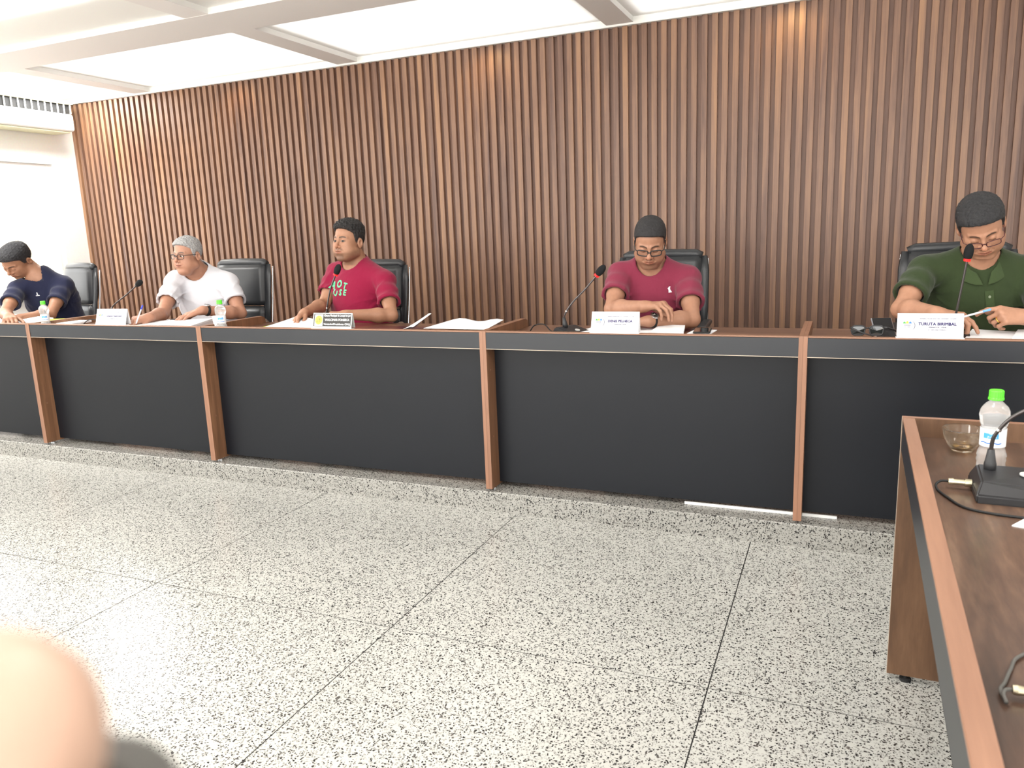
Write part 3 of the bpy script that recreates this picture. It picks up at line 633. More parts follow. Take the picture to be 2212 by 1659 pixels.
def build_person(key, J, o, label):
    J = {k: V3(v) for k, v in J.items()}; H = J['head']; Fv = nrm(J['F']); Lv = nrm(J['L']); Uv = np.cross(Fv, -Lv); Uv = nrm(Uv)
    if Uv[2] < 0: Uv = -Uv
    Nk = J['neck']; P_ = J['P']; sL, sR = J['sL'], J['sR']
    hz = o.get('hz', 1.0)
    root = empty('person', tuple(V3((P_[0], P_[1], ZS))), label=label, cat='person')
    inv = Matrix.Translation((-P_[0], -P_[1], -ZS))
    TU = nrm(Nk - P_); TL = sL - sR; TL = nrm(TL - (TL @ TU) * TU); TF = np.cross(TL, TU)
    if TF[1] > 0: TF = -TF
    T = [TL, TF, TU]; gth = o.get('girth', 1.0); HT = [Lv, Fv, Uv]
    tl = np.linalg.norm(Nk - P_); mid = lambda t, f=0: P_ + TU * tl * t + TF * f
    def torso(e):
        return [(ell(mid(.66, .0), T, (.172 * gth + e, .118 * gth + e, .19 + e)), .03), (ell(mid(.62, .035), T, (.150 * gth + e, .105 * gth + e, .12 + e)), .04),
                (ell(mid(.30, .035 * gth), T, (.163 * gth + e, .138 * gth + e, .19 + e)), .05), (ell(mid(.05), T, (.180 * gth + e, .135 + e, .13 + e)), .05),
                (cone(Nk - TU * .055 + (sL - Nk) * .25, sL - TU * .006, .058 + e, .048 + e), .04), (cone(Nk - TU * .055 + (sR - Nk) * .25, sR - TU * .010, .058 + e, .048 + e), .04),
                (cone(Nk + TU * .022 - TF * .01, sL * .72 + Nk * .28, .044 + e, .036 + e), .05), (cone(Nk + TU * .022 - TF * .01, sR * .72 + Nk * .28, .044 + e, .036 + e), .05)]
    hb = H - Uv * .055 - Fv * .030
    neck = cone(Nk - TU * .03, hb, .066 * o.get('neckw', 1), .058 * o.get('neckw', 1))
    allp = [J[k] for k in ('head', 'P', 'sL', 'sR', 'eL', 'eR', 'wL', 'wR')] + [J['wL'] + V3(o['hL']['d']) * .2, J['wR'] + V3(o['hR']['d']) * .2]
    lo = np.min(allp, 0) - .2; hi = np.max(allp, 0) + .2; lo[2] = max(P_[2] - .12, lo[2])
    hl_, hh_ = H - .155, H + .165
    wl = [[J['w' + q][i] + t for q in 'LR' for t in (-.03, .03)] + [J['w' + q][i] + nrm(V3(o['h' + q]['d']))[i] * .2 for q in 'LR'] for i in range(3)]
    fine = [[(hl_[i], hh_[i], .0024), (J['wL'][i] + min(0, nrm(V3(o['hL']['d']))[i] * .19) - .05, J['wL'][i] + max(0, nrm(V3(o['hL']['d']))[i] * .19) + .05, .0034), (J['wR'][i] + min(0, nrm(V3(o['hR']['d']))[i] * .19) - .05, J['wR'][i] + max(0, nrm(V3(o['hR']['d']))[i] * .19) + .05, .0034)] for i in range(3)]
    F = Field(lo, hi, .0064, fine)
    for p, k in torso(-.006): F.add(p, k)
    F.add(neck, .03)
    am = o.get('arm', 1.0)
    for s_ in 'LR':
        s0, e0, w0 = J['s' + s_], J['e' + s_], J['w' + s_]; m0 = e0 + (w0 - e0) * .3
        F.add(cone(s0, e0, .046 * am, .036 * am), .02); F.add(cone(s0 * .65 + e0 * .35, s0 * .4 + e0 * .6, .0475 * am, .044 * am), .012)
        F.add(cone(e0, m0, .036 * am, .040 * am), .016); F.add(cone(m0, w0, .040 * am, .0265 * am), .02)
    # head
    sl = F.sl(H - .13, H + .15, 0); X, Y, Z = F.grid(sl); loc = lambda q: ((X - H[0]) * q[0] + (Y - H[1]) * q[1] + (Z - H[2]) * q[2]) / hz
    F.D[sl] = smin(F.D[sl], (head_sdf(loc(Lv), loc(Fv), loc(Uv), o) * hz).astype(np.float32), .014)
    tips = {}
    for s_ in 'LR':
        h = o['h' + s_]; F2 = Field(lo, hi, .1); F2.ax = F.ax; F2.D = np.full_like(F.D, 1.0) if False else F.D
        tips[s_] = make_hand(F, J['w' + s_], h['d'], h['n'], h['s'], h['curl'], h.get('spread', .08), o.get('hs', 1.0), h.get('thumb', (.6, .75, -.25)))
    me, vs, q = F.mesh('body'); del F
    # colour of skin, lips, brows, stubble
    base = V3(o['skin']); col = np.tile(base, (len(vs), 1)); rel = (vs - H) / hz; a, b, c = rel @ Lv, rel @ Fv, rel @ Uv; A = np.abs(a)
    near = (np.abs(c) < .16) & (A < .11) & (np.abs(b) < .15)
    def mixc(mask, cc, s=1.0):
        m = (mask * s)[:, None]; col[:] = col * (1 - m) + V3(cc) * m
    ss = lambda x, e0, e1: np.clip((x - e0) / (e1 - e0), 0, 1) ** 2 * (3 - 2 * np.clip((x - e0) / (e1 - e0), 0, 1))
    lip = near * (b > .080) * ss(-((A / .0245) ** 2 + ((c + .0545) / .0095) ** 2), -1.25, -.85); mixc(lip, base * V3((.86, .62, .60)))
    mixc(near * (b > .085) * ss(-((A / .022) ** 2 + ((c + .0545) / .0022) ** 2), -1.3, -.7), base * .25, .8)
    browc = V3(o.get('brow', (.02, .015, .012))); bl = .0305 + .004 * np.sin(np.clip((A - .012) / .036, 0, 1) * math.pi)
    mixc(near * (b > .06) * ss(A, .009, .013) * ss(-A, -.052, -.044) * ss(-np.abs(c - bl), -.0052, -.0030), browc, o.get('browk', .85))
    if not o.get('lids_open'): mixc(near * (b > .075) * ss(A, .015, .019) * ss(-A, -.048, -.042) * ss(-np.abs(c - .0025), -.0032, -.0012), base * .12, .85)
    else: mixc(near * (b > .074) * ss(-(((A - .031) / .0165) ** 2 + ((c - .0095) / (.0078 * o['lids_open'])) ** 2), -1.25, -.8), base * .22, .8)
    st = o.get('stubble', 0)
    if st:
        jaw = near * ss(-(c + .28 * np.clip(b, 0, .1)), .022, .046) * ss(b, -.012, .01) * (1 - ss(-c, .128, .14)); jaw = jaw * (1 - ss(A, -1, 0) * 0)
        jaw = jaw * np.where((c > -.040) & (A < .030), .35, 1) * (1 - lip); jaw = np.maximum(jaw, near * (b > .085) * ss(-A, -.036, -.024) * ss(-np.abs(c + .040), -.009, -.004) * 1.1); jaw = np.clip(jaw, 0, 1)
        mixc(jaw, base * .30, st * .75); mixc(near * (b > .05) * ss(-A, -.036, -.022) * ss(-c, .062, .070) * (c > -.115) * (1 - lip), base * .26, st * .6)
    if o.get('fade', .7): 
        hl = hairline(b, A, o); mixc(near * ss(c - hl, -.004, .004) * (A > .0) * (1 - near * (A > .074) * (np.abs(b + .014) < .022) * (c < .032)), V3(o['hair'][0][:3]) * 1.3 + base * .10, o.get('fade', .85))
    mixc(near * (b > .09) * ss(-np.sqrt((A - .008) ** 2 + (c + .036) ** 2), -.005, -.003), base * .2, .8)
    # warmer ears, nose and knuckles
    mixc(near * (b > .096) * (c < -.01) * (c > -.034) * (A < .02), base * V3((1.08, .92, .88)), .6)
    set_tone(me, col)
    body = obj('body', me, M['skin'], root); body.matrix_parent_inverse = inv
    def part(n_, me_, m_, par=root, **k):
        ob = obj(n_, me_, m_, None, **k); ob.parent = par
        if par is root: ob.matrix_parent_inverse = inv
        return ob
    # hair
    Fh = Field(H - .180, H + .180, .0034); X, Y, Z = Fh.grid((slice(None),) * 3); a, b, c = [((X - H[0]) * q[0] + (Y - H[1]) * q[1] + (Z - H[2]) * q[2]) / hz for q in (Lv, Fv, Uv)]; A = np.abs(a); w_ = o.get('wide', 1.0)
    k0 = np.sqrt((a / (.0765 * w_)) ** 2 + ((b + .010) / .097) ** 2 + ((c - .046) / .087) ** 2); k1 = np.sqrt((a / (.0765 * w_) ** 2) ** 2 + ((b + .010) / .097 ** 2) ** 2 + ((c - .046) / .087 ** 2) ** 2) + 1e-9
    sk = k0 * (k0 - 1) / k1; tt, ts = o.get('hairT', (.014, .004)); top = np.clip((c - .05) / .06, 0, 1); th = .002 + ts + (tt - ts) * top + .006 * np.clip((b - .02) / .05, 0, 1)
    th = th + o.get('quiff', 0) * np.clip((b - .02) / .06, 0, 1) * top
    nz = o.get('curl', .0016) * (np.sin(a * 310 + 2.1 * np.sin(b * 230)) + np.sin(b * 290 + 1.7 * np.sin(c * 260 + a * 170)) + np.sin(c * 330 + 2.3 * np.sin(a * 210)))
    hd = sk - th - nz * (.35 + .65 * top); mk = hairline(b, A, o) + .003 - c + nz * 1.2
    hd = smax(hd, mk, .006); hd = smax(hd, -(np.sqrt(((A - .084) / .6) ** 2 + (b + .014) ** 2 + (c * .62) ** 2) - .024), .003)
    Fh.D[:] = hd * hz; hm, _, _ = Fh.mesh('hair'); part('hair', hm, hair_mat('hair_' + key, *o['hair']))
    # eyes
    if o.get('lids_open'):
        gz = nrm(Fv + Lv * o.get('gaze', (0, 0))[0] + Uv * o.get('gaze', (0, 0))[1])
        for sg in (-1, 1):
            ec = H + (Lv * .031 * sg + Fv * .0752 + Uv * .0098) * hz; bm = bmesh.new(); bmesh.ops.create_uvsphere(bm, u_segments=40, v_segments=28, radius=.0138 * hz)
            me_ = bpy.data.meshes.new('eyeball'); bmesh.ops.translate(bm, verts=bm.verts, vec=Vector(ec)); bm.to_mesh(me_); bm.free()
            vv = np.array([v.co[:] for v in me_.vertices]); dd = (vv - ec) / (.0138 * hz) @ gz
            cc = np.where((dd > .93)[:, None], V3((.005, .004, .004)), np.where((dd > .80)[:, None], V3((.035, .018, .01)), V3((.72, .68, .66)))); set_tone(me_, cc)
            part('eyeball', me_, M['skin'], smooth=True)
    # shirt
    def shirt_field():
        pts = [Nk, P_, sL, sR, sL + (J['eL'] - sL) * .8, sR + (J['eR'] - sR) * .8]
        Fs = Field(np.min(pts, 0) - .22, np.max(pts, 0) + V3((.22, .22, .12)), .0054); cutf = o.get('sleeve', .62); e = .013
        for p, k in torso(e): Fs.add(p, k)
        X, Y, Z = Fs.grid((slice(None),) * 3)
        for s_ in 'LR':
            s0, e0 = J['s' + s_], J['e' + s_]; dr = nrm(e0 - s0); end = s0 + (e0 - s0) * cutf; cf_ = cone(s0, end + dr * .05, .0555 * am + .002, .063 * am + .006)
            def fn(X, Y, Z, f=cf_[0], en=end, dr=dr):
                pl = (X - en[0]) * dr[0] + (Y - en[1]) * dr[1] + (Z - en[2]) * dr[2]; d = f(X, Y, Z) - .0016 * ((pl > -.022) & (pl < .004)); d = d - .0035 * np.sin(pl * 70 + 1.3) * np.clip(-pl / .05, 0, 1); return np.maximum(d, pl)
            Fs.add((fn, cf_[1], cf_[2]), .03)
        # folds: pull lines from the armpits, drape across the belly
        tx = (X - P_[0]) * TL[0] + (Y - P_[1]) * TL[1] + (Z - P_[2]) * TL[2]; ty = (X - P_[0]) * TF[0] + (Y - P_[1]) * TF[1] + (Z - P_[2]) * TF[2]; tz = (X - P_[0]) * TU[0] + (Y - P_[1]) * TU[1] + (Z - P_[2]) * TU[2]
        sd_ = o.get('seed', 0); cr1 = 1 - np.abs(np.sin(tz * 24 + 2.2 * np.sin(tx * 7 + sd_) + ty * 6 + sd_)); low = np.clip((tl * .62 - tz) / .18, 0, 1)
        fold = .007 * cr1 ** 3 * low
        for sg, s0 in ((1, sL), (-1, sR)):
            ax_, az_ = (s0 - P_) @ TL, (s0 - P_) @ TU - .10; dx, dz = tx - ax_, tz - az_; ang = np.arctan2(dz, -sg * dx + 1e-6); rr_ = np.sqrt(dx * dx + dz * dz)
            fold = fold + .0085 * np.clip(1 - rr_ / .22, 0, 1) * np.clip(rr_ / .04, 0, 1) * (1 - np.abs(np.sin(ang * 4.5 + sd_ + 3 * rr_))) ** 2
        fold = fold + .003 * np.sin(tx * 31 + 2 * np.sin(tz * 17 + sd_)) * low
        Fs.D -= fold.astype(np.float32) * (Fs.D < .06)
        nf = cone(Nk - TU * .02 - TF * .004, hb, o.get('collar', .079), .074); nd_ = nf[0](X, Y, Z)
        if not o.get('polo'): Fs.D -= (.0022 * ((nd_ > 0) & (nd_ < .018))).astype(np.float32)
        # neck opening drops a little at the front
        nf2 = cone(Nk - TU * .004 + TF * o.get('vdrop', .018), hb + TF * .05, .056, .085); nd2 = nf2[0](X, Y, Z)
        Fs.D[:] = smax(Fs.D, -np.minimum(nd_, nd2).astype(np.float32), .002)
        # hollow: body space plus ease
        G = Field(np.min(pts, 0) - .22, np.max(pts, 0) + V3((.22, .22, .12)), .0054); G.ax = Fs.ax; G.D = np.full_like(Fs.D, 1.0)
        for p, k in torso(.003): G.add(p, k)
        for s_ in 'LR':
            s0, e0 = J['s' + s_], J['e' + s_]; dr = nrm(e0 - s0); end = s0 + (e0 - s0) * cutf; G.add(cone(s0 + dr * .03, end + dr * .03, .044 * am, .0505 * am + .004), .01)
        Fs.D[:] = np.maximum(Fs.D, -G.D)
        hem = (Z - (P_[2] - .03)); Fs.D[:] = np.maximum(Fs.D, -hem.astype(np.float32)); return Fs.mesh('shirt', 3)
    sm_, sv, sq = shirt_field(); shirt = part('shirt', sm_, cloth('shirt_' + key, o['shirt']), label=o.get('shirt_label'))
    bvh = BVHTree.FromPolygons([tuple(v) for v in sv], [tuple(int(i) for i in f) for f in sq])
    def onshirt(bm, px_, pz_, mat, name, off=.0018, roll=0, parent=None, sub=True):
        """lay a flat figure (x right as seen, y up) on the shirt front; px_, pz_ in torso units"""
        if sub: bmesh.ops.triangulate(bm, faces=bm.faces); bmesh.ops.subdivide_edges(bm, edges=[e for e in bm.edges if e.calc_length() > .012], cuts=2)
        c_, s_ = math.cos(roll), math.sin(roll)
        for v in bm.verts:
            x_, y_ = v.co.x * c_ - v.co.y * s_, v.co.x * s_ + v.co.y * c_
            o_ = P_ + TL * (px_ + x_) + TU * (pz_ + y_) + TF * .5; hit = bvh.ray_cast(Vector(o_), Vector(-TF), 1.0)
            v.co = (hit[0] + Vector(TF) * (off + v.co.z)) if hit[0] else Vector(P_ + TL * (px_ + x_) + TU * (pz_ + y_) + TF * .15)
        return part(name, bm, mat, shirt)
    # trousers and shoes (behind the desk panels)
    Ft = Field(P_ - V3((.35, .75, .60)), P_ + V3((.35, .25, .14)), .012); ft = []
    for sg, s_ in ((1, 'L'), (-1, 'R')):
        hip = P_ + TL * .09 * sg + V3((0, 0, -.015)); kn = V3((P_[0] + TL[0] * .14 * sg, P_[1] - .40, ZS + .50)); an = V3((kn[0], kn[1] + .03, ZS + .09))
        Ft.add(cone(hip, kn, .088, .062), .03); Ft.add(cone(kn, an, .060, .045), .03); ft.append((kn, an))
    Ft.add(ell(P_ + V3((0, .01, 0)), [[1, 0, 0], [0, 1, 0], [0, 0, 1]], (.172 * gth, .13, .10)), .04)
    part('trousers', Ft.mesh('trousers')[0], M['trousers'])
    for kn, an in ft:
        Fo = Field(an - V3((.08, .25, .1)), an + V3((.08, .1, .06)), .009); Fo.add(cone(V3((an[0], an[1] + .01, ZS + .045)), V3((an[0], an[1] - .15, ZS + .032)), .042, .030), .01); Fo.add(cone(an - V3((0, 0, .03)), an + V3((0, 0, .01)), .036, .042), .02); X, Y, Z = Fo.grid((slice(None),) * 3)
        Fo.D[:] = np.maximum(Fo.D, ((ZS + .002) - Z + 0 * X + 0 * Y).astype(np.float32)); part('shoe', Fo.mesh('shoe')[0], M['shoe'])
    return dict(root=root, body=body, shirt=shirt, onshirt=onshirt, part=part, H=H, Lv=Lv * hz, Fv=Fv * hz, Uv=Uv * hz, TL=TL, TU=TU, TF=TF, P=P_, Nk=Nk, tips=tips, J=J, tl=tl, hb=hb, inv=inv)
def reroot(r, ob): ob.parent = r['root']; ob.matrix_parent_inverse = r['inv']
FIST = ((1.1, 1.3, .7),) * 4; REST = ((.35, .45, .3), (.35, .5, .3), (.4, .5, .3), (.45, .5, .3)); FLAT = ((.12, .2, .12), (.10, .2, .12), (.12, .2, .12), (.15, .25, .15))
JT = {
'navy': dict(F=(0.14, -0.68, -0.72), L=(0.955, 0.114, -0.272), head=(-5.495, 3.8, 1.270), neck=(-5.4222, 3.92, 1.1436), sL=(-5.31, 4.00, 1.0836), sR=(-5.53, 3.79, 1.075), eL=(-5.21, 3.78, 0.8900), eR=(-5.3695, 3.56, 0.9206), wL=(-5.21, 3.55, 0.890), wR=(-5.0895, 3.4, 0.9188), P=(-5.50, 4.12, 0.66)),
'white': dict(F=(-0.021, -0.998, -0.059), L=(1.0, -0.02, -0.024), head=(-3.9521, 3.88, 1.268), neck=(-3.9921, 4.0, 1.1517), sR=(-4.0896, 3.88, 1.1119), sL=(-3.7795, 4.03, 1.0915), eR=(-3.9841, 3.65, 0.9159), wR=(-3.8837, 3.45, 0.9164), eL=(-3.6074, 3.93, 0.8907), wL=(-3.6601, 3.66, 0.9385), P=(-3.9297, 4.12, 0.66)),
'president': dict(F=(-0.141, -0.989, 0.049), L=(0.989, -0.142, -0.027), head=(-2.7859, 4.02, 1.316), neck=(-2.7905, 4.08, 1.1807), sR=(-2.950, 4.10, 1.136), sL=(-2.56, 4.04, 1.0868), eR=(-2.955, 3.95, 0.948), wR=(-2.885, 3.66, 0.9247), eL=(-2.4305, 3.88, 0.89), wL=(-2.6049, 3.68, 0.9162), P=(-2.76, 4.14, 0.66)),
'dusty': dict(F=(0.155, -0.84, -0.52), L=(0.981, 0.192, -0.036), head=(-0.8876, 3.85, 1.2640), neck=(-0.9016, 3.95, 1.1386), sR=(-1.0619, 3.93, 1.1092), sL=(-0.7215, 3.97, 1.0832), eR=(-1.0496, 3.72, 0.9489), wR=(-0.8528, 3.58, 0.9777), eL=(-0.6603, 3.75, 0.898), wL=(-0.8287, 3.57, 0.9091), P=(-0.9205, 4.14, 0.66)),
'green': dict(F=(0.04, -0.78, -0.63), L=(0.977, -0.112, 0.183), head=(0.5269, 3.8, 1.2861), neck=(0.544, 3.92, 1.1515), sR=(0.335, 3.9, 1.1127), sL=(0.735, 3.95, 1.0925), eR=(0.2384, 3.7, 0.9559), wR=(0.352, 3.5, 0.9610), eL=(0.7974, 3.75, 0.9298), wL=(0.665, 3.57, 0.9405), P=(0.6007, 4.14, 0.66)),
}
BLK = ((.008, .007, .007, 1), (.032, .029, .029, 1)); GRY = ((.20, .20, .20, 1), (.62, .62, .62, 1))
R_ = {}
R_['navy'] = build_person('navy', JT['navy'], dict(skin=(.33, .165, .10), shirt=srgb(34, 37, 60), hair=((.008, .008, .010, 1), (.028, .028, .034, 1)), girth=.98, hz=.97, hairT=(.020, .005), quiff=.002, curl=.0010, seed=1, fade=.8, arm=.98, sleeve=.60, wide=1.0,
    hL=dict(d=(.10, -.75, .0), n=(0, 0, 1), s=(-1, 0, 0), curl=((.9, 1.1, .5),) * 4), hR=dict(d=(.85, -.55, -.1), n=(0, 0, 1), s=(.4, .9, 0), curl=((.5, .8, .4), (.6, .8, .4), (.7, .9, .4), (.8, .9, .4)))),
    'person in a navy t-shirt bent over papers at the far left of the long desk')
R_['white'] = build_person('white', JT['white'], dict(skin=(.40, .20, .13), shirt=(.60, .60, .64, 1), hair=GRY, girth=1.12, hz=.93, hairT=(.009, .005), curl=.0014, seed=2, fw=1.08, fade=.75, brow=(.06, .05, .045), jaw=1.15, double=1, neckw=1.1, lids_open=.8, gaze=(-.25, .05), arm=1.03, sleeve=.64, wide=1.03, collar=.084,
    hL=dict(d=(-.55, -.80, -.22), n=(-.15, -.2, 1), s=(-.8, .5, 0), curl=((.15, .35, .2), (.12, .3, .2), (.15, .3, .2), (.2, .3, .2)), spread=.12), hR=dict(d=(-.25, -.85, -.05), n=(.35, .1, .9), s=(.9, -.2, -.3), curl=((.75, .8, .4), (.9, .9, .5), (1.0, 1.0, .6), (1.1, 1.1, .6)), thumb=(.8, .35, -.5))),
    'person with short grey hair and glasses in a plain white t-shirt, writing')
R_['president'] = build_person('president', JT['president'], dict(skin=(.36, .18, .108), shirt=srgb(132, 24, 56), hair=BLK, girth=1.16, hairT=(.016, .0035), curl=.0022, seed=3, fade=.80, fw=1.10, stubble=.70, neckw=1.14, jaw=1.08, lids_open=.85, gaze=(.15, 0), mouth=1, arm=1.02, sleeve=.66, wide=1.0, collar=.080,
    hL=dict(d=(-.95, -.25, .05), n=(0, 0, 1), s=(-.2, .9, 0), curl=((.5, .6, .3),) * 4), hR=dict(d=(.05, -.92, -.30), n=(-.5, 0, .8), s=(.8, -.1, .5), curl=((.35, .5, .3), (.4, .6, .3), (.45, .6, .3), (.5, .6, .3)), thumb=(.8, .35, -.35))),
    'person in a crimson t-shirt with green curved lettering, speaking into a microphone')
R_['dusty'] = build_person('dusty', JT['dusty'], dict(skin=(.37, .188, .118), shirt=srgb(124, 46, 66), hz=.955, hair=((.010, .009, .010, 1), (.030, .028, .030, 1)), girth=1.10, hairT=(.008, .003), curl=.0005, seed=4, fw=1.07, jaw=1.06, fade=.88, stubble=.50, double=1, neckw=1.06, arm=1.04, sleeve=.62, wide=1.0, temple=.0,
    hL=dict(d=(-.95, -.20, -.05), n=(0, .1, 1), s=(0, .9, 0), curl=((.6, .7, .3),) * 4), hR=dict(d=(.90, -.28, .12), n=(.1, -.1, 1), s=(.15, .9, .1), curl=((.85, .65, .35), (.8, .62, .3), (.72, .6, .3), (.75, .7, .35)), spread=.16, thumb=(.7, .3, -.6))),
    'person in a dusty red t-shirt and black-framed glasses, arms crossed on the desk')
R_['green'] = build_person('green', JT['green'], dict(skin=(.42, .215, .135), shirt=srgb(50, 62, 38), hair=((.008, .008, .010, 1), (.045, .045, .048, 1)), girth=1.18, hairT=(.017, .006), quiff=.004, curl=.0010, seed=5, fw=1.08, fade=.8, stubble=.10, neckw=1.08, jaw=1.0, double=1, arm=1.08, sleeve=.66, wide=1.04, polo=1, collar=.080, vdrop=.016,
    hL=dict(d=(-.80, -.35, .12), n=(-.15, -.75, .65), s=(-.1, .4, .9), curl=((.45, .55, .35), (1.1, 1.2, .6), (1.2, 1.2, .6), (1.2, 1.2, .6)), thumb=(.8, .35, -.45)), hR=dict(d=(.75, -.55, -.05), n=(.1, -.1, 1), s=(.5, .8, 0), curl=((.55, .35, .2), (.8, .8, .4), (.9, .9, .4), (.9, .9, .4)), thumb=(.8, .4, -.5))),
    'person in a dark green polo shirt looking down at a pen, right edge')
# glasses
for k, kw in (('white', dict(mat=M['black_plastic'], thick=.0021)), ('dusty', dict(mat=M['black_plastic'], thick=.0027, w_=.0275, h=.0170, dz=-.003)), ('green', dict(mat=plain('wine_frame', srgb(70, 24, 34), .3), thick=.0017, dz=-.007, db=.004, h=.0145))):
    r = R_[k]; f = eyewear(None, r['H'], r['Lv'], r['Fv'], r['Uv'], **kw); reroot(r, f)
r = R_['white']; wv = watch(None, r['J']['eL'], r['J']['wL'], .90, .0305, (0.1, -.55, 1)); reroot(r, wv)
r = R_['dusty']; wv = watch(None, r['J']['eL'], r['J']['wL'], .93, .0300, (0.0, -.75, .75)); reroot(r, wv)
# printed and stitched marks
def bold(me, sz, w_=.09):
    bm = bmesh.new()
    for k in range(5):
        b_ = bmesh.new(); b_.from_mesh(me); a_ = k * 2 * math.pi / 5; bmesh.ops.translate(b_, verts=b_.verts, vec=(sz * w_ * .5 * math.cos(a_), sz * w_ * .5 * math.sin(a_), .00003 * k)); merge(bm, b_)
    bpy.data.meshes.remove(me); return bm
def letters(r, word, rows, size, mat):
    for ch, x_, y_, ro, sz in rows:
        r['onshirt'](bold(text_mesh(ch, sz), sz), x_, y_, mat, 'printed_letter', roll=ro)
mint = plain('mint_print', srgb(104, 196, 150), .8)
r = R_['president']; cz = r['tl'] * .77; cx = -.032; q_ = .86
letters(r, '', [(c_, cx + x_ * q_, cz + y_ * q_, ro, sz * q_) for c_, x_, y_, ro, sz in (('L', -.086, -.018, .15, .066), ('A', -.060, .026, -.35, .066), ('C', -.026, -.026, 1.2, .064), ('O', .008, .032, .4, .066), ('S', .028, -.024, -.15, .056), ('T', .064, .018, -.2, .054), ('E', .068, -.026, -.15, .052))], .06, mint)
def poly(pts, z=0):
    bm = bmesh.new(); bm.faces.new([bm.verts.new((x_, y_, z)) for x_, y_ in pts]); return bm
r = R_['dusty']; r['onshirt'](poly([(-.004, -.014), (.012, -.014), (.010, -.009), (.004, -.002), (.002, .008), (.006, .011), (.001, .014), (-.005, .011), (-.006, .006), (-.010, .008), (-.006, .002), (-.004, -.005)]), .098, r['tl'] * .86, M['white_ink'], 'chest_emblem')
r = R_['navy']; r['onshirt'](poly([(-.012, -.013), (.014, -.013), (.012, -.009), (-.012, -.009)]), -.052, r['tl'] * .87, M['white_ink'], 'chest_emblem'); r['onshirt'](poly([(-.006, -.006), (.006, -.006), (.003, .002), (.003, .010), (-.003, .010), (-.003, .002)]), -.052, r['tl'] * .87, M['white_ink'], 'chest_emblem')
r = R_['white']; r['onshirt'](poly([(-.011, -.004), (.010, -.006), (.012, .000), (.004, .002), (-.010, .001)]), .085, r['tl'] * .84, plain('tone_emblem', (.70, .70, .74, 1), .6), 'chest_emblem')
r = R_['green']; r['onshirt'](poly([(-.008, -.008), (-.003, -.008), (-.0005, .000), (.002, -.008), (.007, -.008), (.001, .009), (-.002, .009)]), .055, r['tl'] * .95, M['white_ink'], 'chest_emblem')
# polo collar and placket
pg = cloth('collar_green', srgb(60, 74, 46))
bm = bmesh.new(); bmesh.ops.create_grid(bm, x_segments=3, y_segments=14, size=1)
for v in bm.verts: v.co = Vector((v.co.x * .0165, v.co.y * .055, 0))
r['onshirt'](bm, .012, r['tl'] * .845 - .055, pg, 'placket', off=.0035, sub=False)
for dz in (.0, -.075):
    b2 = bmesh.new(); bmesh.ops.create_circle(b2, cap_ends=True, segments=14, radius=.0052); r['onshirt'](b2, .012, r['tl'] * .845 - .022 + dz, plain('button', srgb(120, 130, 104), .4), 'button', off=.005)
Fc = Field(r['Nk'] - .16, r['Nk'] + .16, .0024); X, Y, Z = Fc.grid((slice(None),) * 3)
ax_ = nrm(r['hb'] - (r['Nk'] - r['TU'] * .03)); c0 = r['Nk'] - r['TU'] * .004; px, py, pz = X - c0[0], Y - c0[1], Z - c0[2]; hh = px * ax_[0] + py * ax_[1] + pz * ax_[2]
rad = np.sqrt(np.maximum(px ** 2 + py ** 2 + pz ** 2 - hh ** 2, 1e-9)); fr_ = nrm(r['TF'] - (r['TF'] @ ax_) * ax_); fx = px * fr_[0] + py * fr_[1] + pz * fr_[2]; lt_ = px * r['TL'][0] + py * r['TL'][1] + pz * r['TL'][2]
Rf = .077 + .80 * np.clip(.030 - hh, 0, .1); d1 = np.abs(rad - Rf) - .0028; front = np.clip(fx / (rad + 1e-6), 0, 1)
d1 = np.maximum(d1, hh - .034 + .038 * front ** 3); d1 = np.maximum(d1, -(hh + .018 + .026 * front ** 2)); d1 = np.maximum(d1, np.where(fx > 0, (.006 + .42 * np.clip(.036 - hh, -.05, .08) * 1.0) * 0 + (.008 + .45 * np.clip(hh + .040, 0, .1)) - np.abs(lt_), -1))
Fc.D[:] = d1; cm, _, _ = Fc.mesh('collar', 10); co_ = obj('collar', cm, pg, None); co_.parent = r['shirt']
b2 = tube([Vector(r['J']['wL'] + V3((-.0, 0, 0)))] * 1 + [Vector(r['J']['wL'])], .001) if False else None
# ring on the folded hand
t_, m_ = r['tips']['L']; mc = m_[2]; hd_ = nrm(V3((-.80, -.35, .12))); nn = nrm(V3((-.15, -.75, .65)) - (V3((-.15, -.75, .65)) @ hd_) * hd_); dd = nrm(hd_ * math.cos(1.2) - nn * math.sin(1.2)); pc = mc + dd * .022
e1 = nrm(np.cross(dd, hd_)); e2 = np.cross(dd, e1)
rg = obj('finger_ring', tube([Vector(pc + (e1 * math.cos(q) + e2 * math.sin(q)) * .0118) for q in np.linspace(0, 2 * math.pi, 21)[:-1]], .0022, seg=6, closed=True), M['gold'], None); reroot(r, rg)
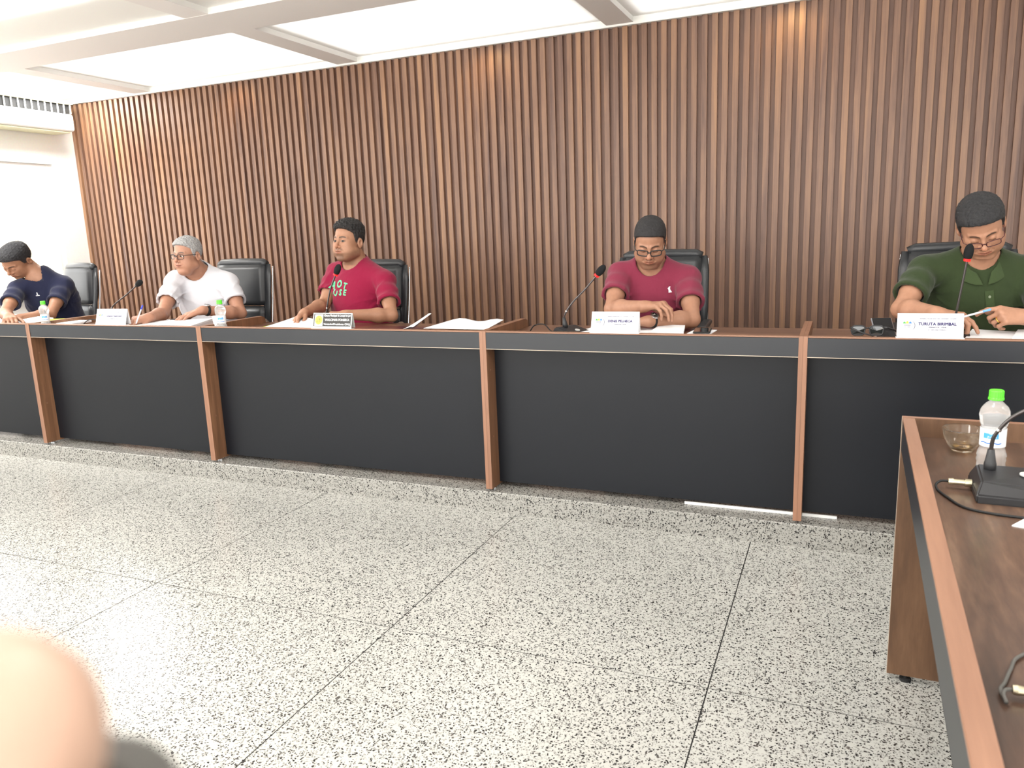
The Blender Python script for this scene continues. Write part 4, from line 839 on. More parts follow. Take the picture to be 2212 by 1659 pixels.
# ------------------------------------------------------------------ chairs
def make_chair(label):
    t = empty('office_chair', (0, 0, ZS), label=label, cat='chair', group='black leather office chairs behind the long desk')
    # local: faces -y, seat front at y -.27
    def pad(name, secs, w_, th, mat=M['leather'], puff=.012, parent=None, top_roll=False):
        bm = bmesh.new(); n = 12; rows = []
        prof = secs
        for i, (y, z, ww, tt) in enumerate(prof):
            ring = []
            for k in range(n + 1):
                u = -1 + 2 * k / n; ring.append((u * ww / 2, y - tt / 2 - puff * (1 - u ** 4), z))
            for k in range(n + 1):
                u = 1 - 2 * k / n; ring.append((u * ww / 2, y + tt / 2 + puff * .4 * (1 - u ** 4), z))
            rows.append([bm.verts.new(p) for p in ring])
        for a, b in zip(rows, rows[1:]):
            for k in range(len(a)): bm.faces.new((a[k], a[(k + 1) % len(a)], b[(k + 1) % len(a)], b[k]))
        bm.faces.new(rows[0][::-1]); bm.faces.new(rows[-1]); bmesh.ops.recalc_face_normals(bm, faces=bm.faces)
        bmesh.ops.bevel(bm, geom=[e for e in bm.edges if e.calc_face_angle(0) > 1.0], offset=.009, segments=2, affect='EDGES')
        return obj(name, bm, mat, parent or t, smooth=True)
    up = []
    for i in range(9):
        q = i / 8; up.append((.235 + .030 * math.sin(q * math.pi * .5), .80 + .285 * q, .445 - .01 * q, .055 + .022 * math.sin(q * math.pi)))
    hd = pad('headrest', up, .44, .06, puff=.016)
    lo_ = [(.205 + .030 * q, .50 + .292 * q, .425, .055) for q in [i / 6 for i in range(7)]]
    pad('backrest', lo_, .42, .055, puff=.014)
    # rolled top
    bm = bmesh.new(); tube_bm(bm, [(-.222, .275, 1.085), (-.19, .275, 1.096), (0, .275, 1.100), (.19, .275, 1.096), (.222, .275, 1.085)], [.024, .030, .031, .030, .024], seg=14); obj('top_roll', bm, M['leather'], t, smooth=True)
    for s_ in (-1, 1):
        bm = bmesh.new(); tube_bm(bm, [(s_ * .228, .205, .50), (s_ * .230, .235, .80), (s_ * .229, .265, 1.0), (s_ * .224, .28, 1.085)], [.022, .026, .028, .022], seg=10, flat=(1.25, .55)); obj('side_bolster', bm, M['leather'], t, smooth=True)
        bm = bmesh.new(); tube_bm(bm, bez([(s_ * .252, .30, 1.07), (s_ * .254, .27, .85), (s_ * .256, .23, .62), (s_ * .256, .20, .50), (s_ * .250, .10, .44), (s_ * .24, -.10, .43)], 6), .0065, seg=8); fr_ = obj('side_frame', bm, M['chrome'], t, smooth=True)
        ar = bmesh.new(); box(ar, s_ * .272 - .026, s_ * .272 + .026, -.20, .10, .715, .74, bev=.009, seg=2); am_ = obj('armrest', ar, M['leather'], t, smooth=False)
        bm = bmesh.new(); tube_bm(bm, bez([(s_ * .258, .22, .62), (s_ * .272, .16, .70), (s_ * .272, .08, .708), (s_ * .272, -.19, .708), (s_ * .272, -.205, .69), (s_ * .262, -.10, .50), (s_ * .25, -.02, .44)], 5), .009, seg=8, flat=(1, 1.4)); obj('armrest_frame', bm, M['chrome'], am_, smooth=True)
    pad('seat', [(.20 - .47 * 0, 0, 0, 0)] and [(-.03, .385 + .0125 * i, .47, .46 - .01 * i) for i in range(6)], .47, .46, puff=.01)
    obj('gas_lift', lathe([(.028, .10), (.028, .25), (.018, .25), (.018, .40), (.06, .40), (.06, .415), (0, .415)], 18), M['chrome'], t, smooth=False)
    for k in range(5):
        a = k * 2 * math.pi / 5 + .3; bm = bmesh.new(); tube_bm(bm, [(.02 * math.cos(a), .02 * math.sin(a), .115), (.30 * math.cos(a), .30 * math.sin(a), .075)], [.022, .014], seg=8); lg = obj('base_leg', bm, M['chrome'], t, smooth=True)
        bm = bmesh.new(); tube_bm(bm, [(.30 * math.cos(a) - .02 * math.sin(a), .30 * math.sin(a) + .02 * math.cos(a), .029), (.30 * math.cos(a) + .02 * math.sin(a), .30 * math.sin(a) - .02 * math.cos(a), .029)], .028, seg=14); obj('caster', bm, M['rubber'], lg, smooth=False)
    return t
chair0 = make_chair('empty-looking black leather office chair beside the man in navy, turned toward the window')
for i, (x, y, rz, lb) in enumerate(((-5.80, 4.22, -.22, None), (-3.985, 4.13, -.04, 'black leather office chair behind the man in the white t-shirt'), (-2.93, 4.22, -.10, 'black leather office chair behind the man in crimson at the microphone'), (-.945, 4.22, .06, 'black leather office chair behind the man in dusty red with glasses'), (.515, 4.17, -.03, 'black leather office chair behind the man in the green polo'))):
    c = chair0 if i == 0 else copy_tree(chair0)
    c.location = (x, y, ZS); c.rotation_euler = (0, 0, rz)
    c.scale = (1, 1, (1, 1, .972, .985, .985)[i])
    if lb: c['label'] = lb

# ------------------------------------------------------------------ gooseneck microphones
def mic(pts, base, label, led=False, rz=0, headdir=None, bs=1.0, base_top=None, headr=.017):
    """pts: path of the neck from its foot to the head; base: (x, y, z) centre on the surface"""
    t = empty('gooseneck_microphone', base, rz=0, label=label, cat='microphone', group='gooseneck conference microphones')
    off = Vector(base); P = [Vector(p) - off for p in pts]; R = Matrix.Rotation(rz, 4, 'Z')
    bm = bmesh.new(); w_, d_ = .062 * bs, .078 * bs
    prof = [(-d_, 0), (-d_, .018), (-d_ * .55, .026), (d_ * .45, .046), (d_ * .80, .044), (d_, .022), (d_, 0)]
    a = [bm.verts.new(R @ Vector((-w_, y_, z_ * bs))) for y_, z_ in prof]; b = [bm.verts.new(R @ Vector((w_, y_, z_ * bs))) for y_, z_ in prof]
    bm.faces.new(a); bm.faces.new(b[::-1]); n_ = len(prof)
    for i in range(n_): bm.faces.new((a[i - 1], b[i - 1], b[i], a[i]))
    bmesh.ops.recalc_face_normals(bm, faces=bm.faces); bmesh.ops.bevel(bm, geom=list(bm.edges), offset=.004 * bs, segments=2, affect='EDGES')
    bo = obj('base', bm, M['black_plastic'], t)
    bt = lathe([(0, 0), (.012 * bs, 0), (.012 * bs, .003), (0, .0035)], 20); bmesh.ops.transform(bt, matrix=R @ Matrix.Translation((0, -d_ * .35, .030 * bs)) @ Matrix.Rotation(.27, 4, 'X'), verts=bt.verts); obj('talk_button', bt, M['frame_grey'], bo)
    d0 = (P[1] - P[0]).normalized()
    bm = bmesh.new(); tube_bm(bm, [P[0] - d0 * .006, P[0] + d0 * .016 * bs, P[0] + d0 * .018 * bs, P[0] + d0 * .048 * bs], [.0125 * bs, .0125 * bs, .0115 * bs, .0068 * bs], seg=16); obj('neck_socket', bm, M['black_plastic'], t, smooth=True)
    path = bez(P, 10); bm = bmesh.new(); tube_bm(bm, path, .0042 * bs, seg=8); obj('gooseneck', bm, M['dark_metal'], t, smooth=True)
    mid_ = path[len(path) // 2 - 3]; m2 = path[len(path) // 2 - 2]; obj('neck_joint', tube([mid_, m2], .0058 * bs, seg=10), M['chrome'], t)
    e = P[-1]; hd = (P[-1] - P[-2]).normalized() if headdir is None else Vector(headdir).normalized()
    obj('led_ring', tube([e - hd * .004, e + hd * .006], headr * .72, seg=20), M['led'] if led else M['dark_metal'], t, smooth=False)
    bm = bmesh.new(); tube_bm(bm, [e + hd * q for q in (.005, .010, .022, .038, .050, .058, .062)], [headr * q for q in (.70, .86, 1.0, 1.0, .82, .5, .15)], seg=20); obj('foam_windscreen', bm, M['foam'], t, smooth=True)
    return t
mic([(-4.215, 3.45, .886), (-4.205, 3.45, .94), (-4.16, 3.44, .99), (-4.00, 3.41, 1.06), (-3.875, 3.385, 1.118)], (-4.215, 3.47, ZWT), 'gooseneck microphone with unlit ring behind the leftmost white name plate', rz=.3)
mic([(-2.548, 3.42, .886), (-2.546, 3.415, .94), (-2.530, 3.41, 1.0), (-2.50, 3.405, 1.08), (-2.454, 3.40, 1.160)], (-2.548, 3.44, ZWT), 'upright gooseneck microphone with lit red ring behind the black name plate', led=True)
mic([(-1.210, 3.47, .890), (-1.212, 3.465, .92), (-1.205, 3.46, .955), (-1.165, 3.455, 1.010), (-1.10, 3.45, 1.072), (-1.043, 3.445, 1.134)], (-1.175, 3.48, ZWT), 'gooseneck microphone with lit red ring and a black base, left of the dusty red shirt', led=True, rz=1.2)
mic([(.405, 3.40, .886), (.405, 3.395, .93), (.408, 3.385, .98), (.418, 3.37, 1.08), (.427, 3.355, 1.178)], (.405, 3.42, ZWT), 'gooseneck microphone with faint red ring before the green polo', led=True, headr=.0165)
# near microphone with a big base on the side desk, plug and cable
m_ = mic([(.318, 1.915, .790), (.317, 1.912, .84), (.322, 1.905, .875), (.350, 1.89, .920), (.40, 1.87, .955), (.47, 1.84, .985)], (.405, 1.885, ZN), 'large gooseneck microphone standing on the near side desk, its neck leaving the frame', rz=0, bs=1.0)
for c_ in list(m_.children):
    if c_.name.startswith('base'):
        for g_ in list(c_.children): bpy.data.objects.remove(g_)
        bpy.data.objects.remove(c_)
bm = bmesh.new(); of = Vector((.405, 1.885, ZN)); z0 = ZN
lo_ = [(.279, 1.800), (.283, 1.955), (.50, 1.95), (.50, 1.79)]; hi_ = [(.292, 1.835, .040), (.297, 1.945, .046), (.49, 1.94, .046), (.49, 1.83, .026)]
A_ = [bm.verts.new(Vector((x_, y_, z0)) - of) for x_, y_ in lo_]; B_ = [bm.verts.new(Vector((x_, y_, z0 + .018)) - of) for x_, y_ in lo_]; C_ = [bm.verts.new(Vector((x_, y_, z0 + h_)) - of) for x_, y_, h_ in hi_]
bm.faces.new(A_[::-1]); bm.faces.new(C_)
for U_, W_ in ((A_, B_), (B_, C_)):
    for i in range(4): bm.faces.new((U_[i - 1], U_[i], W_[i], W_[i - 1]))
bmesh.ops.recalc_face_normals(bm, faces=bm.faces); bmesh.ops.bevel(bm, geom=list(bm.edges), offset=.0035, segments=2, affect='EDGES')
bo = obj('base', bm, M['black_plastic'], m_)
bm = lathe([(0, 0), (.016, 0), (.016, .003), (.013, .004), (0, .004)], 24); bmesh.ops.translate(bm, verts=bm.verts, vec=Vector((.385, 1.885, z0 + .0445)) - of); obj('talk_button', bm, M['frame_grey'], bo)
bm = bmesh.new(); tube_bm(bm, [Vector((.281, 1.885, .7655)) - of, Vector((.268, 1.885, .7655)) - of, Vector((.268, 1.885, .7655)) - of, Vector((.246, 1.886, .7655)) - of, Vector((.246, 1.886, .7655)) - of, Vector((.236, 1.886, .7655)) - of], [.0085, .0085, .0062, .0062, .0078, .0070], seg=16); pl = obj('plug', bm, M['brass'], m_, smooth=False)
cb = tube(bez([(.237, 1.886, .7655), (.222, 1.886, .765), (.212, 1.880, .758), (.214, 1.862, ZN + .003), (.228, 1.815, ZN + .003), (.252, 1.760, ZN + .003), (.30, 1.735, ZN + .003), (.38, 1.725, ZN + .003), (.48, 1.72, ZN + .003)], 8), .0028, seg=8)
tag(obj('microphone_cable', cb, M['rubber'], None, smooth=True), 'thin black cable looping across the near desk from the microphone plug', 'cable')
# second plug and cable by the lower right corner
bm = bmesh.new(); tube_bm(bm, [(.2185, 1.045, .760), (.224, 1.045, .760), (.224, 1.045, .760), (.232, 1.045, .760), (.232, 1.045, .760), (.262, 1.046, .760)], [.0056, .0066, .0066, .0056, .0064, .0064], seg=16); pc = empty('cable_plug', (.2185, 1.045, .7535), label='silver cable plug lying on the near desk at the lower right edge', cat='plug')
bmesh.ops.translate(bm, verts=bm.verts, vec=(-.2185, -1.045, -.7535)); obj('plug_shell', bm, M['brass'], pc)
cb = tube([(x_ - .2185, y_ - 1.045, z_ - .7535) for x_, y_, z_ in bez([(.220, 1.045, .760), (.211, 1.043, .759), (.2075, 1.036, .756), (.209, 1.024, .753), (.2065, 1.050, .7535), (.215, 1.072, .7525), (.228, 1.110, .7525), (.245, 1.150, .752), (.30, 1.20, .752), (.40, 1.24, .752)], 8)], .0024, seg=8); obj('cable', cb, M['case'], pc, smooth=True)
# small cables behind the rim
tag(obj('microphone_cable', tube(bez([(-4.50, 3.46, .850), (-4.44, 3.47, .893), (-4.36, 3.47, .893), (-4.29, 3.47, .86)], 6), .003, seg=6), M['rubber'], None, smooth=True), 'short black cable arching behind the rim beside the leftmost microphone', 'cable')
tag(obj('microphone_cable', tube(bez([(-1.245, 3.50, .858), (-1.30, 3.52, .862), (-1.345, 3.54, .892), (-1.40, 3.55, .885), (-1.43, 3.56, .851)], 6), .003, seg=6), M['rubber'], None, smooth=True), 'short black cable arching left of the microphone with the red ring beside dusty red', 'cable')

# ------------------------------------------------------------------ name plates on the rim
def btext(s_, w_, h_, k):
    me = text_mesh(s_, 1.0); bm = bmesh.new(); n_ = 5 if k else 1
    for i in range(n_):
        b_ = bmesh.new(); b_.from_mesh(me); a_ = i * 2 * math.pi / 5; bmesh.ops.translate(b_, verts=b_.verts, vec=(k * math.cos(a_), k * math.sin(a_), 0)); merge(bm, b_)
    bpy.data.meshes.remove(me); xs = [v.co.x for v in bm.verts]; ys = [v.co.y for v in bm.verts]; cx, cy, wx, wy = (min(xs) + max(xs)) / 2, (min(ys) + max(ys)) / 2, max(xs) - min(xs), max(ys) - min(ys)
    nv = len(bm.verts) // n_
    for i, v in enumerate(bm.verts): v.co = Vector(((v.co.x - cx) * w_ / wx, (v.co.y - cy) * h_ / wy, .00002 * (i // nv)))
    return bm
def plate(cx, w_, h_, lines, label, z0=ZR, dark=False, lean=.30, rz=0, logo=True, y=3.268):
    t = empty('name_plate', (cx, y, z0), rz=rz, label=label, cat='name plate', group='name plates on the desk rim')
    R = Matrix.Rotation(math.pi / 2 - lean, 4, 'X')       # figure plane: x right, y up the slope
    dz = .0012
    bm = bmesh.new(); box(bm, -w_ / 2, w_ / 2, 0, h_, -.0015, 0, mat=R); box(bm, -w_ / 2 - .004, w_ / 2 + .004, -.004, .024, 0, .0025); 
    tp = R @ Vector((0, h_, -.0005)); b_ = bm
    bk = [(-w_ / 2, tp.y, tp.z), (w_ / 2, tp.y, tp.z), (w_ / 2, tp.y + .012, .003), (-w_ / 2, tp.y + .012, .003)]
    q = [bm.verts.new(p) for p in bk]; q2 = [bm.verts.new((p[0], p[1] + .0015, p[2])) for p in bk]; bm.faces.new(q); bm.faces.new(q2[::-1])
    for i in range(4): bm.faces.new((q[i - 1], q[i], q2[i], q2[i - 1]))
    obj('plate_card', bm, M['frame_grey'] if dark else M['card'], t)
    def put(b_, x_, y_, mat, name, z=dz):
        bmesh.ops.transform(b_, matrix=R @ Matrix.Translation((x_, y_, z)), verts=b_.verts); return obj(name, b_, mat, t)
    def rect(a, b, c, d): return bx(a, b, c, d, 0, .0004)
    if dark:
        put(rect(-w_ / 2 + .006, w_ / 2 - .006, .012, h_ - .006), 0, 0, M['plate_black'], 'plate_face', .0003)
        put(rect(-w_ / 2 + .012, -w_ / 2 + .064, .014, h_ - .009), 0, 0, M['frame_grey'], 'emblem_panel', .0008)
        bm = bmesh.new(); bmesh.ops.create_circle(bm, cap_ends=True, segments=28, radius=.0235); put(bm, -w_ / 2 + .038, h_ / 2 + .003, M['emblem_yellow'], 'emblem', .0016)
        bm = bmesh.new()
        for (a, b, c, d) in ((-.014, -.004, .004, .006), (-.001, .010, .003, .007), (-.012, -.002, -.001, .001), (.002, .013, -.002, .000), (-.012, -.009, -.012, -.006), (-.006, .0, -.012, -.010), (.004, .007, -.012, -.006), (-.004, .006, .012, .0135)): box(bm, a, b, c, d, 0, .0003)
        put(bm, -w_ / 2 + .038, h_ / 2 + .003, M['plate_black'], 'emblem_marks', .0018)
        for s_, yy, ww, hh in lines: put(btext(s_, ww, hh, .035), .030, yy, M['white_ink'], 'lettering', .0010)
        return t
    for s_, yy, ww, hh, mt in lines: put(btext(s_, ww, hh, .045), .024, yy, M[mt], 'lettering', .0018)
    lx = -w_ / 2 + .034; ly = h_ * .52
    for dx, mt, hh in ((-.010, 'logo_green', .008), (.0, 'logo_yellow', .010), (.010, 'logo_blue', .0085)):
        b2 = bmesh.new(); b2.faces.new([b2.verts.new(p) for p in ((-.0055, 0, 0), (.0055, 0, 0), (.0035, hh * .7, 0), (0, hh, 0), (-.0035, hh * .7, 0))]); put(b2, lx + dx, ly + .006, M[mt], 'logo_mark')
    put(btext('LARANJAL', .030, .0052, .03), lx, ly - .001, M['ink'], 'lettering'); put(btext('DO JARI', .021, .0046, .03), lx, ly - .0085, M['ink'], 'lettering'); put(rect(-.013, .013, -.0005, .0004), lx, ly - .014, M['ink_grey'], 'logo_line')
    arc = bmesh.new(); pr = None
    for i in range(15):
        a = -1.0 + 2.0 * i / 14; r0 = .024; th = .0014 * (1 - (i / 7 - 1) ** 2) + .0002; p = [arc.verts.new(((r0 + k * th) * math.cos(a) - r0, (r0 + k * th) * math.sin(a), 0)) for k in (-1, 1)]
        if pr: arc.faces.new((pr[0], pr[1], p[1], p[0]))
        pr = p
    put(arc, lx + .026, h_ * .50, M['ink_grey'], 'logo_arc')
    return t
cmt = 'CÂMARA MUNICIPAL DE LARANJAL DO JARI'
plate(-.914, .215, .096, [(cmt, .0745, .122, .0056, 'ink_print'), ('DENIS PELHECA', .054, .110, .0115, 'ink'), ('VEREADOR - PSDB', .040, .054, .0048, 'ink_print')], 'white name plate before the dusty red shirt, its name ending in ECA')
plate(.312, .222, .096, [(cmt, .0755, .126, .0056, 'ink_print'), ('TURUTA BIRIMBAL', .055, .128, .0125, 'ink'), ('VEREADOR - PSDB', .042, .060, .0046, 'ink_print'), ('2º SECRETÁRIO', .033, .062, .0050, 'ink_print')], 'white name plate before the green polo, beside the black sunglasses')
plate(-4.000, .235, .098, [(cmt, .0775, .124, .0058, 'ink_print'), ('JÚNIOR MARQUEZ', .053, .118, .0115, 'ink'), ('VEREADOR - PSD', .038, .058, .0050, 'ink_print')], 'leftmost white name plate, left of the writing hand of the man in white', rz=.05)
plate(-2.413, .242, .082, [('Câmara Municipal de Laranjal do Jari', .067, .164, .0135), ('WALCIMAR FONSECA', .046, .152, .0125), ('Vereador/Presidente CMLJ', .022, .162, .0125)], 'black name plate with yellow emblem and white lettering before the crimson shirt', dark=True)

# ------------------------------------------------------------------ bottles, cup, bowl
def bottle(x, y, z, h, label, near=False):
    t = empty('water_bottle', (x, y, z), label=label, cat='bottle', group='small clear water bottles with green caps')
    s = h / .20; r0 = .0305 * s
    pf = [(0, .004), (.018, .002), (.026, 0), (.0295, .005), (.0310, .012), (.0296, .019), (.0318, .026), (.0302, .033), (.0318, .040), (.0296, .048), (.0268, .056), (.0262, .060), (.0275, .064), (.0275, .106), (.0265, .109), (.0290, .118), (.0318, .130), (.0322, .140), (.0308, .150), (.0262, .160), (.0185, .168), (.0140, .172), (.0135, .178)]
    pf = [(r_ * s, z_ * s) for r_, z_ in pf]
    bm = lathe(pf, 36)
    for v in bm.verts:
        rr = math.hypot(v.co.x, v.co.y)
        if rr > .018 * s and (v.co.z < .058 * s or v.co.z > .110 * s):
            a_ = math.atan2(v.co.y, v.co.x); k_ = 1 + .030 * math.sin(a_ * 9 + v.co.z * 260 / s); v.co.x *= k_; v.co.y *= k_
    obj('bottle_body', bm, M['pet'], t, smooth=True)
    obj('water', lathe([(0, .006 * s), (.027 * s, .008 * s), (.0275 * s, .020 * s), (.0275 * s, .046 * s), (.024 * s, .055 * s), (0, .055 * s)], 24), M['pet'], t, smooth=True) if not near else None
    bm = lathe([(.0165, .176), (.0170, .177), (.0170, .181), (.0160, .182), (.0160, .197), (.0145, .1995), (0, .2)], 40)
    for v in bm.verts: v.co *= s
    for i, v in enumerate(bm.verts):
        if v.co.z > .181 * s and v.co.z < .198 * s and i % 2: v.co.x *= .965; v.co.y *= .965
    obj('cap', bm, M['cap'], t, smooth=False)
    lb = obj('bottle_label', lathe([(.0280 * s, .063 * s), (.0281 * s, .065 * s), (.0281 * s, .105 * s), (.0280 * s, .107 * s)], 40), M['label'], t, smooth=True)
    def wrap(bm_, a0, z_, mat, nm, rr):
        bmesh.ops.triangulate(bm_, faces=bm_.faces); bmesh.ops.subdivide_edges(bm_, edges=[e for e in bm_.edges if e.calc_length() > .004], cuts=2)
        for v in bm_.verts:
            a_ = a0 + v.co.x / rr; v.co = Vector((rr * math.cos(a_), rr * math.sin(a_), z_ + v.co.y))
        obj(nm, bm_, mat, lb)
    ax = math.atan2(-y, -x) - .15
    bm = bmesh.new(); bmesh.ops.create_grid(bm, x_segments=8, y_segments=2, size=1)
    for v in bm.verts: v.co = Vector((v.co.x * .0165 * s, v.co.y * .0065 * s, 0))
    wrap(bm, ax, .091 * s, M['blue_label'], 'label_badge', .0284 * s)
    wrap(btext('água', .012 * s, .0034 * s, .0), ax + .08, .0962 * s, M['white_ink'], 'lettering', .0287 * s); wrap(btext('JUCÁ', .021 * s, .0068 * s, .0), ax + .10, .0888 * s, M['white_ink'], 'lettering', .0287 * s)
    bm = bmesh.new(); bmesh.ops.create_grid(bm, x_segments=12, y_segments=1, size=1)
    for v in bm.verts: v.co = Vector((v.co.x * .024 * s, v.co.y * .0014 * s + .0012 * s * math.sin(v.co.x * 7), 0))
    wrap(bm, ax, .0735 * s, M['logo_blue'], 'label_hills', .0284 * s)
    return t
bottle(-4.652, 3.335, ZWT, .183, 'small water bottle with green cap standing before the navy t-shirt')
bottle(-3.205, 3.335, ZWT, .188, 'small water bottle with green cap in front of the white t-shirt, beside the plastic cup')
bottle(.343, 2.06, ZN, .195, 'nearest clear water bottle with green cap, beside the glass bowl', near=True)
t = empty('plastic_cup', (-3.285, 3.395, ZWT), label='small white plastic cup beside the bottle of the man in white', cat='cup')
obj('cup_body', lathe([(0, .001), (.024, 0), (.0255, .03), (.0325, .088), (.0345, .090), (.0345, .0915), (.0315, .0905), (.0245, .03), (.023, .003), (0, .003)], 28), M['card'], t, smooth=True)
obj('coffee_rest', lathe([(0, .012), (.0235, .012)], 20), M['folder'], t)
t = empty('glass_bowl', (.303, 2.218, ZN), label='round clear glass bowl with a little amber liquid on the near desk', cat='bowl')
obj('bowl_body', lathe([(0, .0), (.024, 0), (.026, .004), (.034, .014), (.044, .034), (.0485, .056), (.0490, .0585), (.0480, .060), (.0465, .057), (.0420, .035), (.032, .017), (.022, .008), (0, .007)], 48), M['glass'], t, smooth=True)
obj('amber_liquid', lathe([(0, .0072), (.021, .0082), (.0265, .0115), (0, .0115)], 32), glass('amber_tea', .02, 1.33, srgb(235, 190, 110)), t, smooth=True)

# ------------------------------------------------------------------ papers, pens, small things
def sheet(name, pts, z, label, mat=None, group=None, th=.0012, cat='paper', bump=None):
    cx_ = sum(p[0] for p in pts) / len(pts); cy_ = sum(p[1] for p in pts) / len(pts); bm = bmesh.new()
    nx, ny = 8, 8; top = []; P4 = [Vector((p[0] - cx_, p[1] - cy_, 0)) for p in pts]
    for i in range(nx + 1):
        row = []
        for j in range(ny + 1):
            u, v = i / nx, j / ny; p = (P4[0] * (1 - u) + P4[1] * u) * (1 - v) + (P4[3] * (1 - u) + P4[2] * u) * v
            h = bump(u, v) if bump else 0; row.append(bm.verts.new((p.x, p.y, th + h)))
        top.append(row)
    fs = [bm.faces.new((top[i][j], top[i + 1][j], top[i + 1][j + 1], top[i][j + 1])) for i in range(nx) for j in range(ny)]
    r_ = bmesh.ops.extrude_face_region(bm, geom=fs); 
    for q in r_['geom']:
        if isinstance(q, bmesh.types.BMVert): q.co.z -= th if bump else th
    bmesh.ops.recalc_face_normals(bm, faces=bm.faces)
    o = obj(name, bm, mat or M['paper'], None, loc=(cx_, cy_, z)); tag(o, label, cat, group); return o
G1 = 'papers on the long desk'
zt = ZWT
sheet('paper_stack', [(-5.62, 3.50), (-5.02, 3.47), (-4.94, 3.60), (-5.55, 3.76)], zt + .02, 'white papers under the hands of the man in navy', group=G1, th=.012, bump=lambda u, v: .012 * v)
sheet('notepad', [(-5.00, 3.46), (-4.55, 3.44), (-4.60, 3.62), (-5.0, 3.62)], zt + .016, 'white open notebook beside the leftmost bottle, the yellow note on it', group=G1, th=.012)
sheet('sticky_note', [(-4.93, 3.50), (-4.76, 3.49), (-4.78, 3.58), (-4.94, 3.585)], zt + .031, 'bright yellow notes lying on the notebook, left of the leftmost bottle', M['yellow'], th=.006, cat='note', bump=lambda u, v: .006 * u)
sheet('sticky_note', [(-3.10, 3.55), (-2.99, 3.55), (-2.99, 3.64), (-3.11, 3.64)], zt + .002, 'lime green note lying alone between white and crimson shirts', M['lime'], th=.010, cat='note')
sheet('paper_stack', [(-3.86, 3.30), (-3.42, 3.30), (-3.52, 3.60), (-3.90, 3.55)], zt + .030, 'white papers under the writing hand of the man in white', group=G1, th=.010, bump=lambda u, v: .012 * u * v)
sheet('folder', [(-3.97, 3.33), (-3.80, 3.33), (-3.82, 3.42), (-3.98, 3.42)], zt + .02, 'dark folder edge under the writing hand, right of the leftmost name plate', M['folder'], th=.02, cat='folder')
sheet('paper_sheet', [(-3.02, 3.42), (-2.58, 3.34), (-2.64, 3.56), (-2.93, 3.66)], zt + .018, 'lifted white sheet held by the fingers of the man in crimson', group=G1, th=.0015, bump=lambda u, v: .045 * (v ** 1.2) * (1 - .5 * u))
sheet('folder', [(-2.45, 3.56), (-2.02, 3.54), (-2.04, 3.70), (-2.42, 3.72)], zt, 'glossy dark red folder on the desk right of the crimson shirt', M['folder'], th=.004, cat='folder')
sheet('paper_sheet', [(-1.98, 3.46), (-1.62, 3.45), (-1.65, 3.74), (-1.96, 3.76)], zt + .014, 'wide crumpled white papers against the wooden divider in the middle', group=G1, th=.0015, bump=lambda u, v: .014 + .008 * math.sin(u * 9) * v + .010 * v)
# curled sheet
bm = bmesh.new(); rows = []
for i in range(15):
    u = i / 14; row = []
    for j in range(7):
        v = j / 6; a_ = u * 2.0; row.append(bm.verts.new((.20 * u - .06 * u * u + .03 * v, .15 * v - .02 * u, .002 + .085 * (math.sin(u * 1.75) ** 1.6) * (.35 + .65 * v))))
    rows.append(row)
for a, b in zip(rows, rows[1:]):
    for j in range(6): bm.faces.new((a[j], b[j], b[j + 1], a[j + 1]))
for v in list(bm.verts): pass
for j in range(7):
    pass
o = obj('curled_sheet', bm, M['paper'], None, loc=(-2.17, 3.46, zt + .006), smooth=True); tag(o, 'curled white sheet standing up right of the dark red folder', 'paper', G1)
md = o.modifiers.new('s', 'SOLIDIFY'); md.thickness = .0008
sheet('paper_stack', [(-1.16, 3.40), (-.80, 3.40), (-.80, 3.62), (-1.12, 3.66)], zt + .018, 'flat white papers behind the name plate before the dusty red shirt', group=G1, th=.006)
sheet('paper_stack', [(-.79, 3.42), (-.64, 3.42), (-.67, 3.62), (-.79, 3.64)], zt + .022, 'thick folded white papers beside the phone of the man in dusty red', group=G1, th=.014, bump=lambda u, v: .004 * v)
sheet('paper_sheet', [(-.64, 3.40), (-.535, 3.40), (-.52, 3.60), (-.62, 3.62)], zt + .020, 'white sheet corner under the black phone', group=G1, th=.003)
t = empty('mobile_phone', (-.575, 3.53, zt + .024), rz=.1, label='black mobile phone lying on white paper, right of dusty red', cat='phone')
obj('phone_body', bx(-.038, .038, -.07, .07, 0, .008, bev=.003), M['rubber'], t); obj('phone_screen', bx(-.035, .035, -.066, .066, .008, .0085), M['screen'], t)
t = empty('mobile_phone', (.165, 3.47, zt), rz=.2, label='silver-edged dark phone leaning behind the sunglasses, half hidden by the name plate', cat='phone')
R2 = Matrix.Rotation(-.5, 4, 'X')
obj('phone_body', bx(-.04, .04, -.075, .075, .0, .008, bev=.003, mat=Matrix.Translation((0, 0, .045)) @ Matrix.Rotation(.6, 4, 'X')), M['phone_shell'], t); obj('phone_screen', bx(-.036, .036, -.071, .071, .008, .0086, mat=Matrix.Translation((0, 0, .045)) @ Matrix.Rotation(.6, 4, 'X')), M['screen'], t)
sheet('paper_sheet', [(.44, 3.36), (.72, 3.36), (.74, 3.62), (.50, 3.64)], zt + .020, 'white papers right of the name plate of the man in green', group=G1, th=.004, bump=lambda u, v: .012 * (1 - u))
sheet('paper_sheet', [(.60, 3.40), (.86, 3.40), (.88, 3.66), (.66, 3.64)], zt + .030, 'white booklet at the right edge of the photo before the green polo', group=G1, th=.006)
def pen(a, b, label, cap='pen_cap'):
    a, b = Vector(a), Vector(b); t = empty('ballpoint_pen', a, label=label, cat='pen'); d = b - a; u = d.normalized()
    obj('pen_barrel', tube([d * 0, d * .06, d * .09, d * .78], [.0008, .0028, .0040, .0040], seg=10), M['pen_body'], t, smooth=True); obj('pen_cap', tube([d * .78, d * .97, d], [.0046, .0046, .003], seg=10), M[cap], t, smooth=True); return t
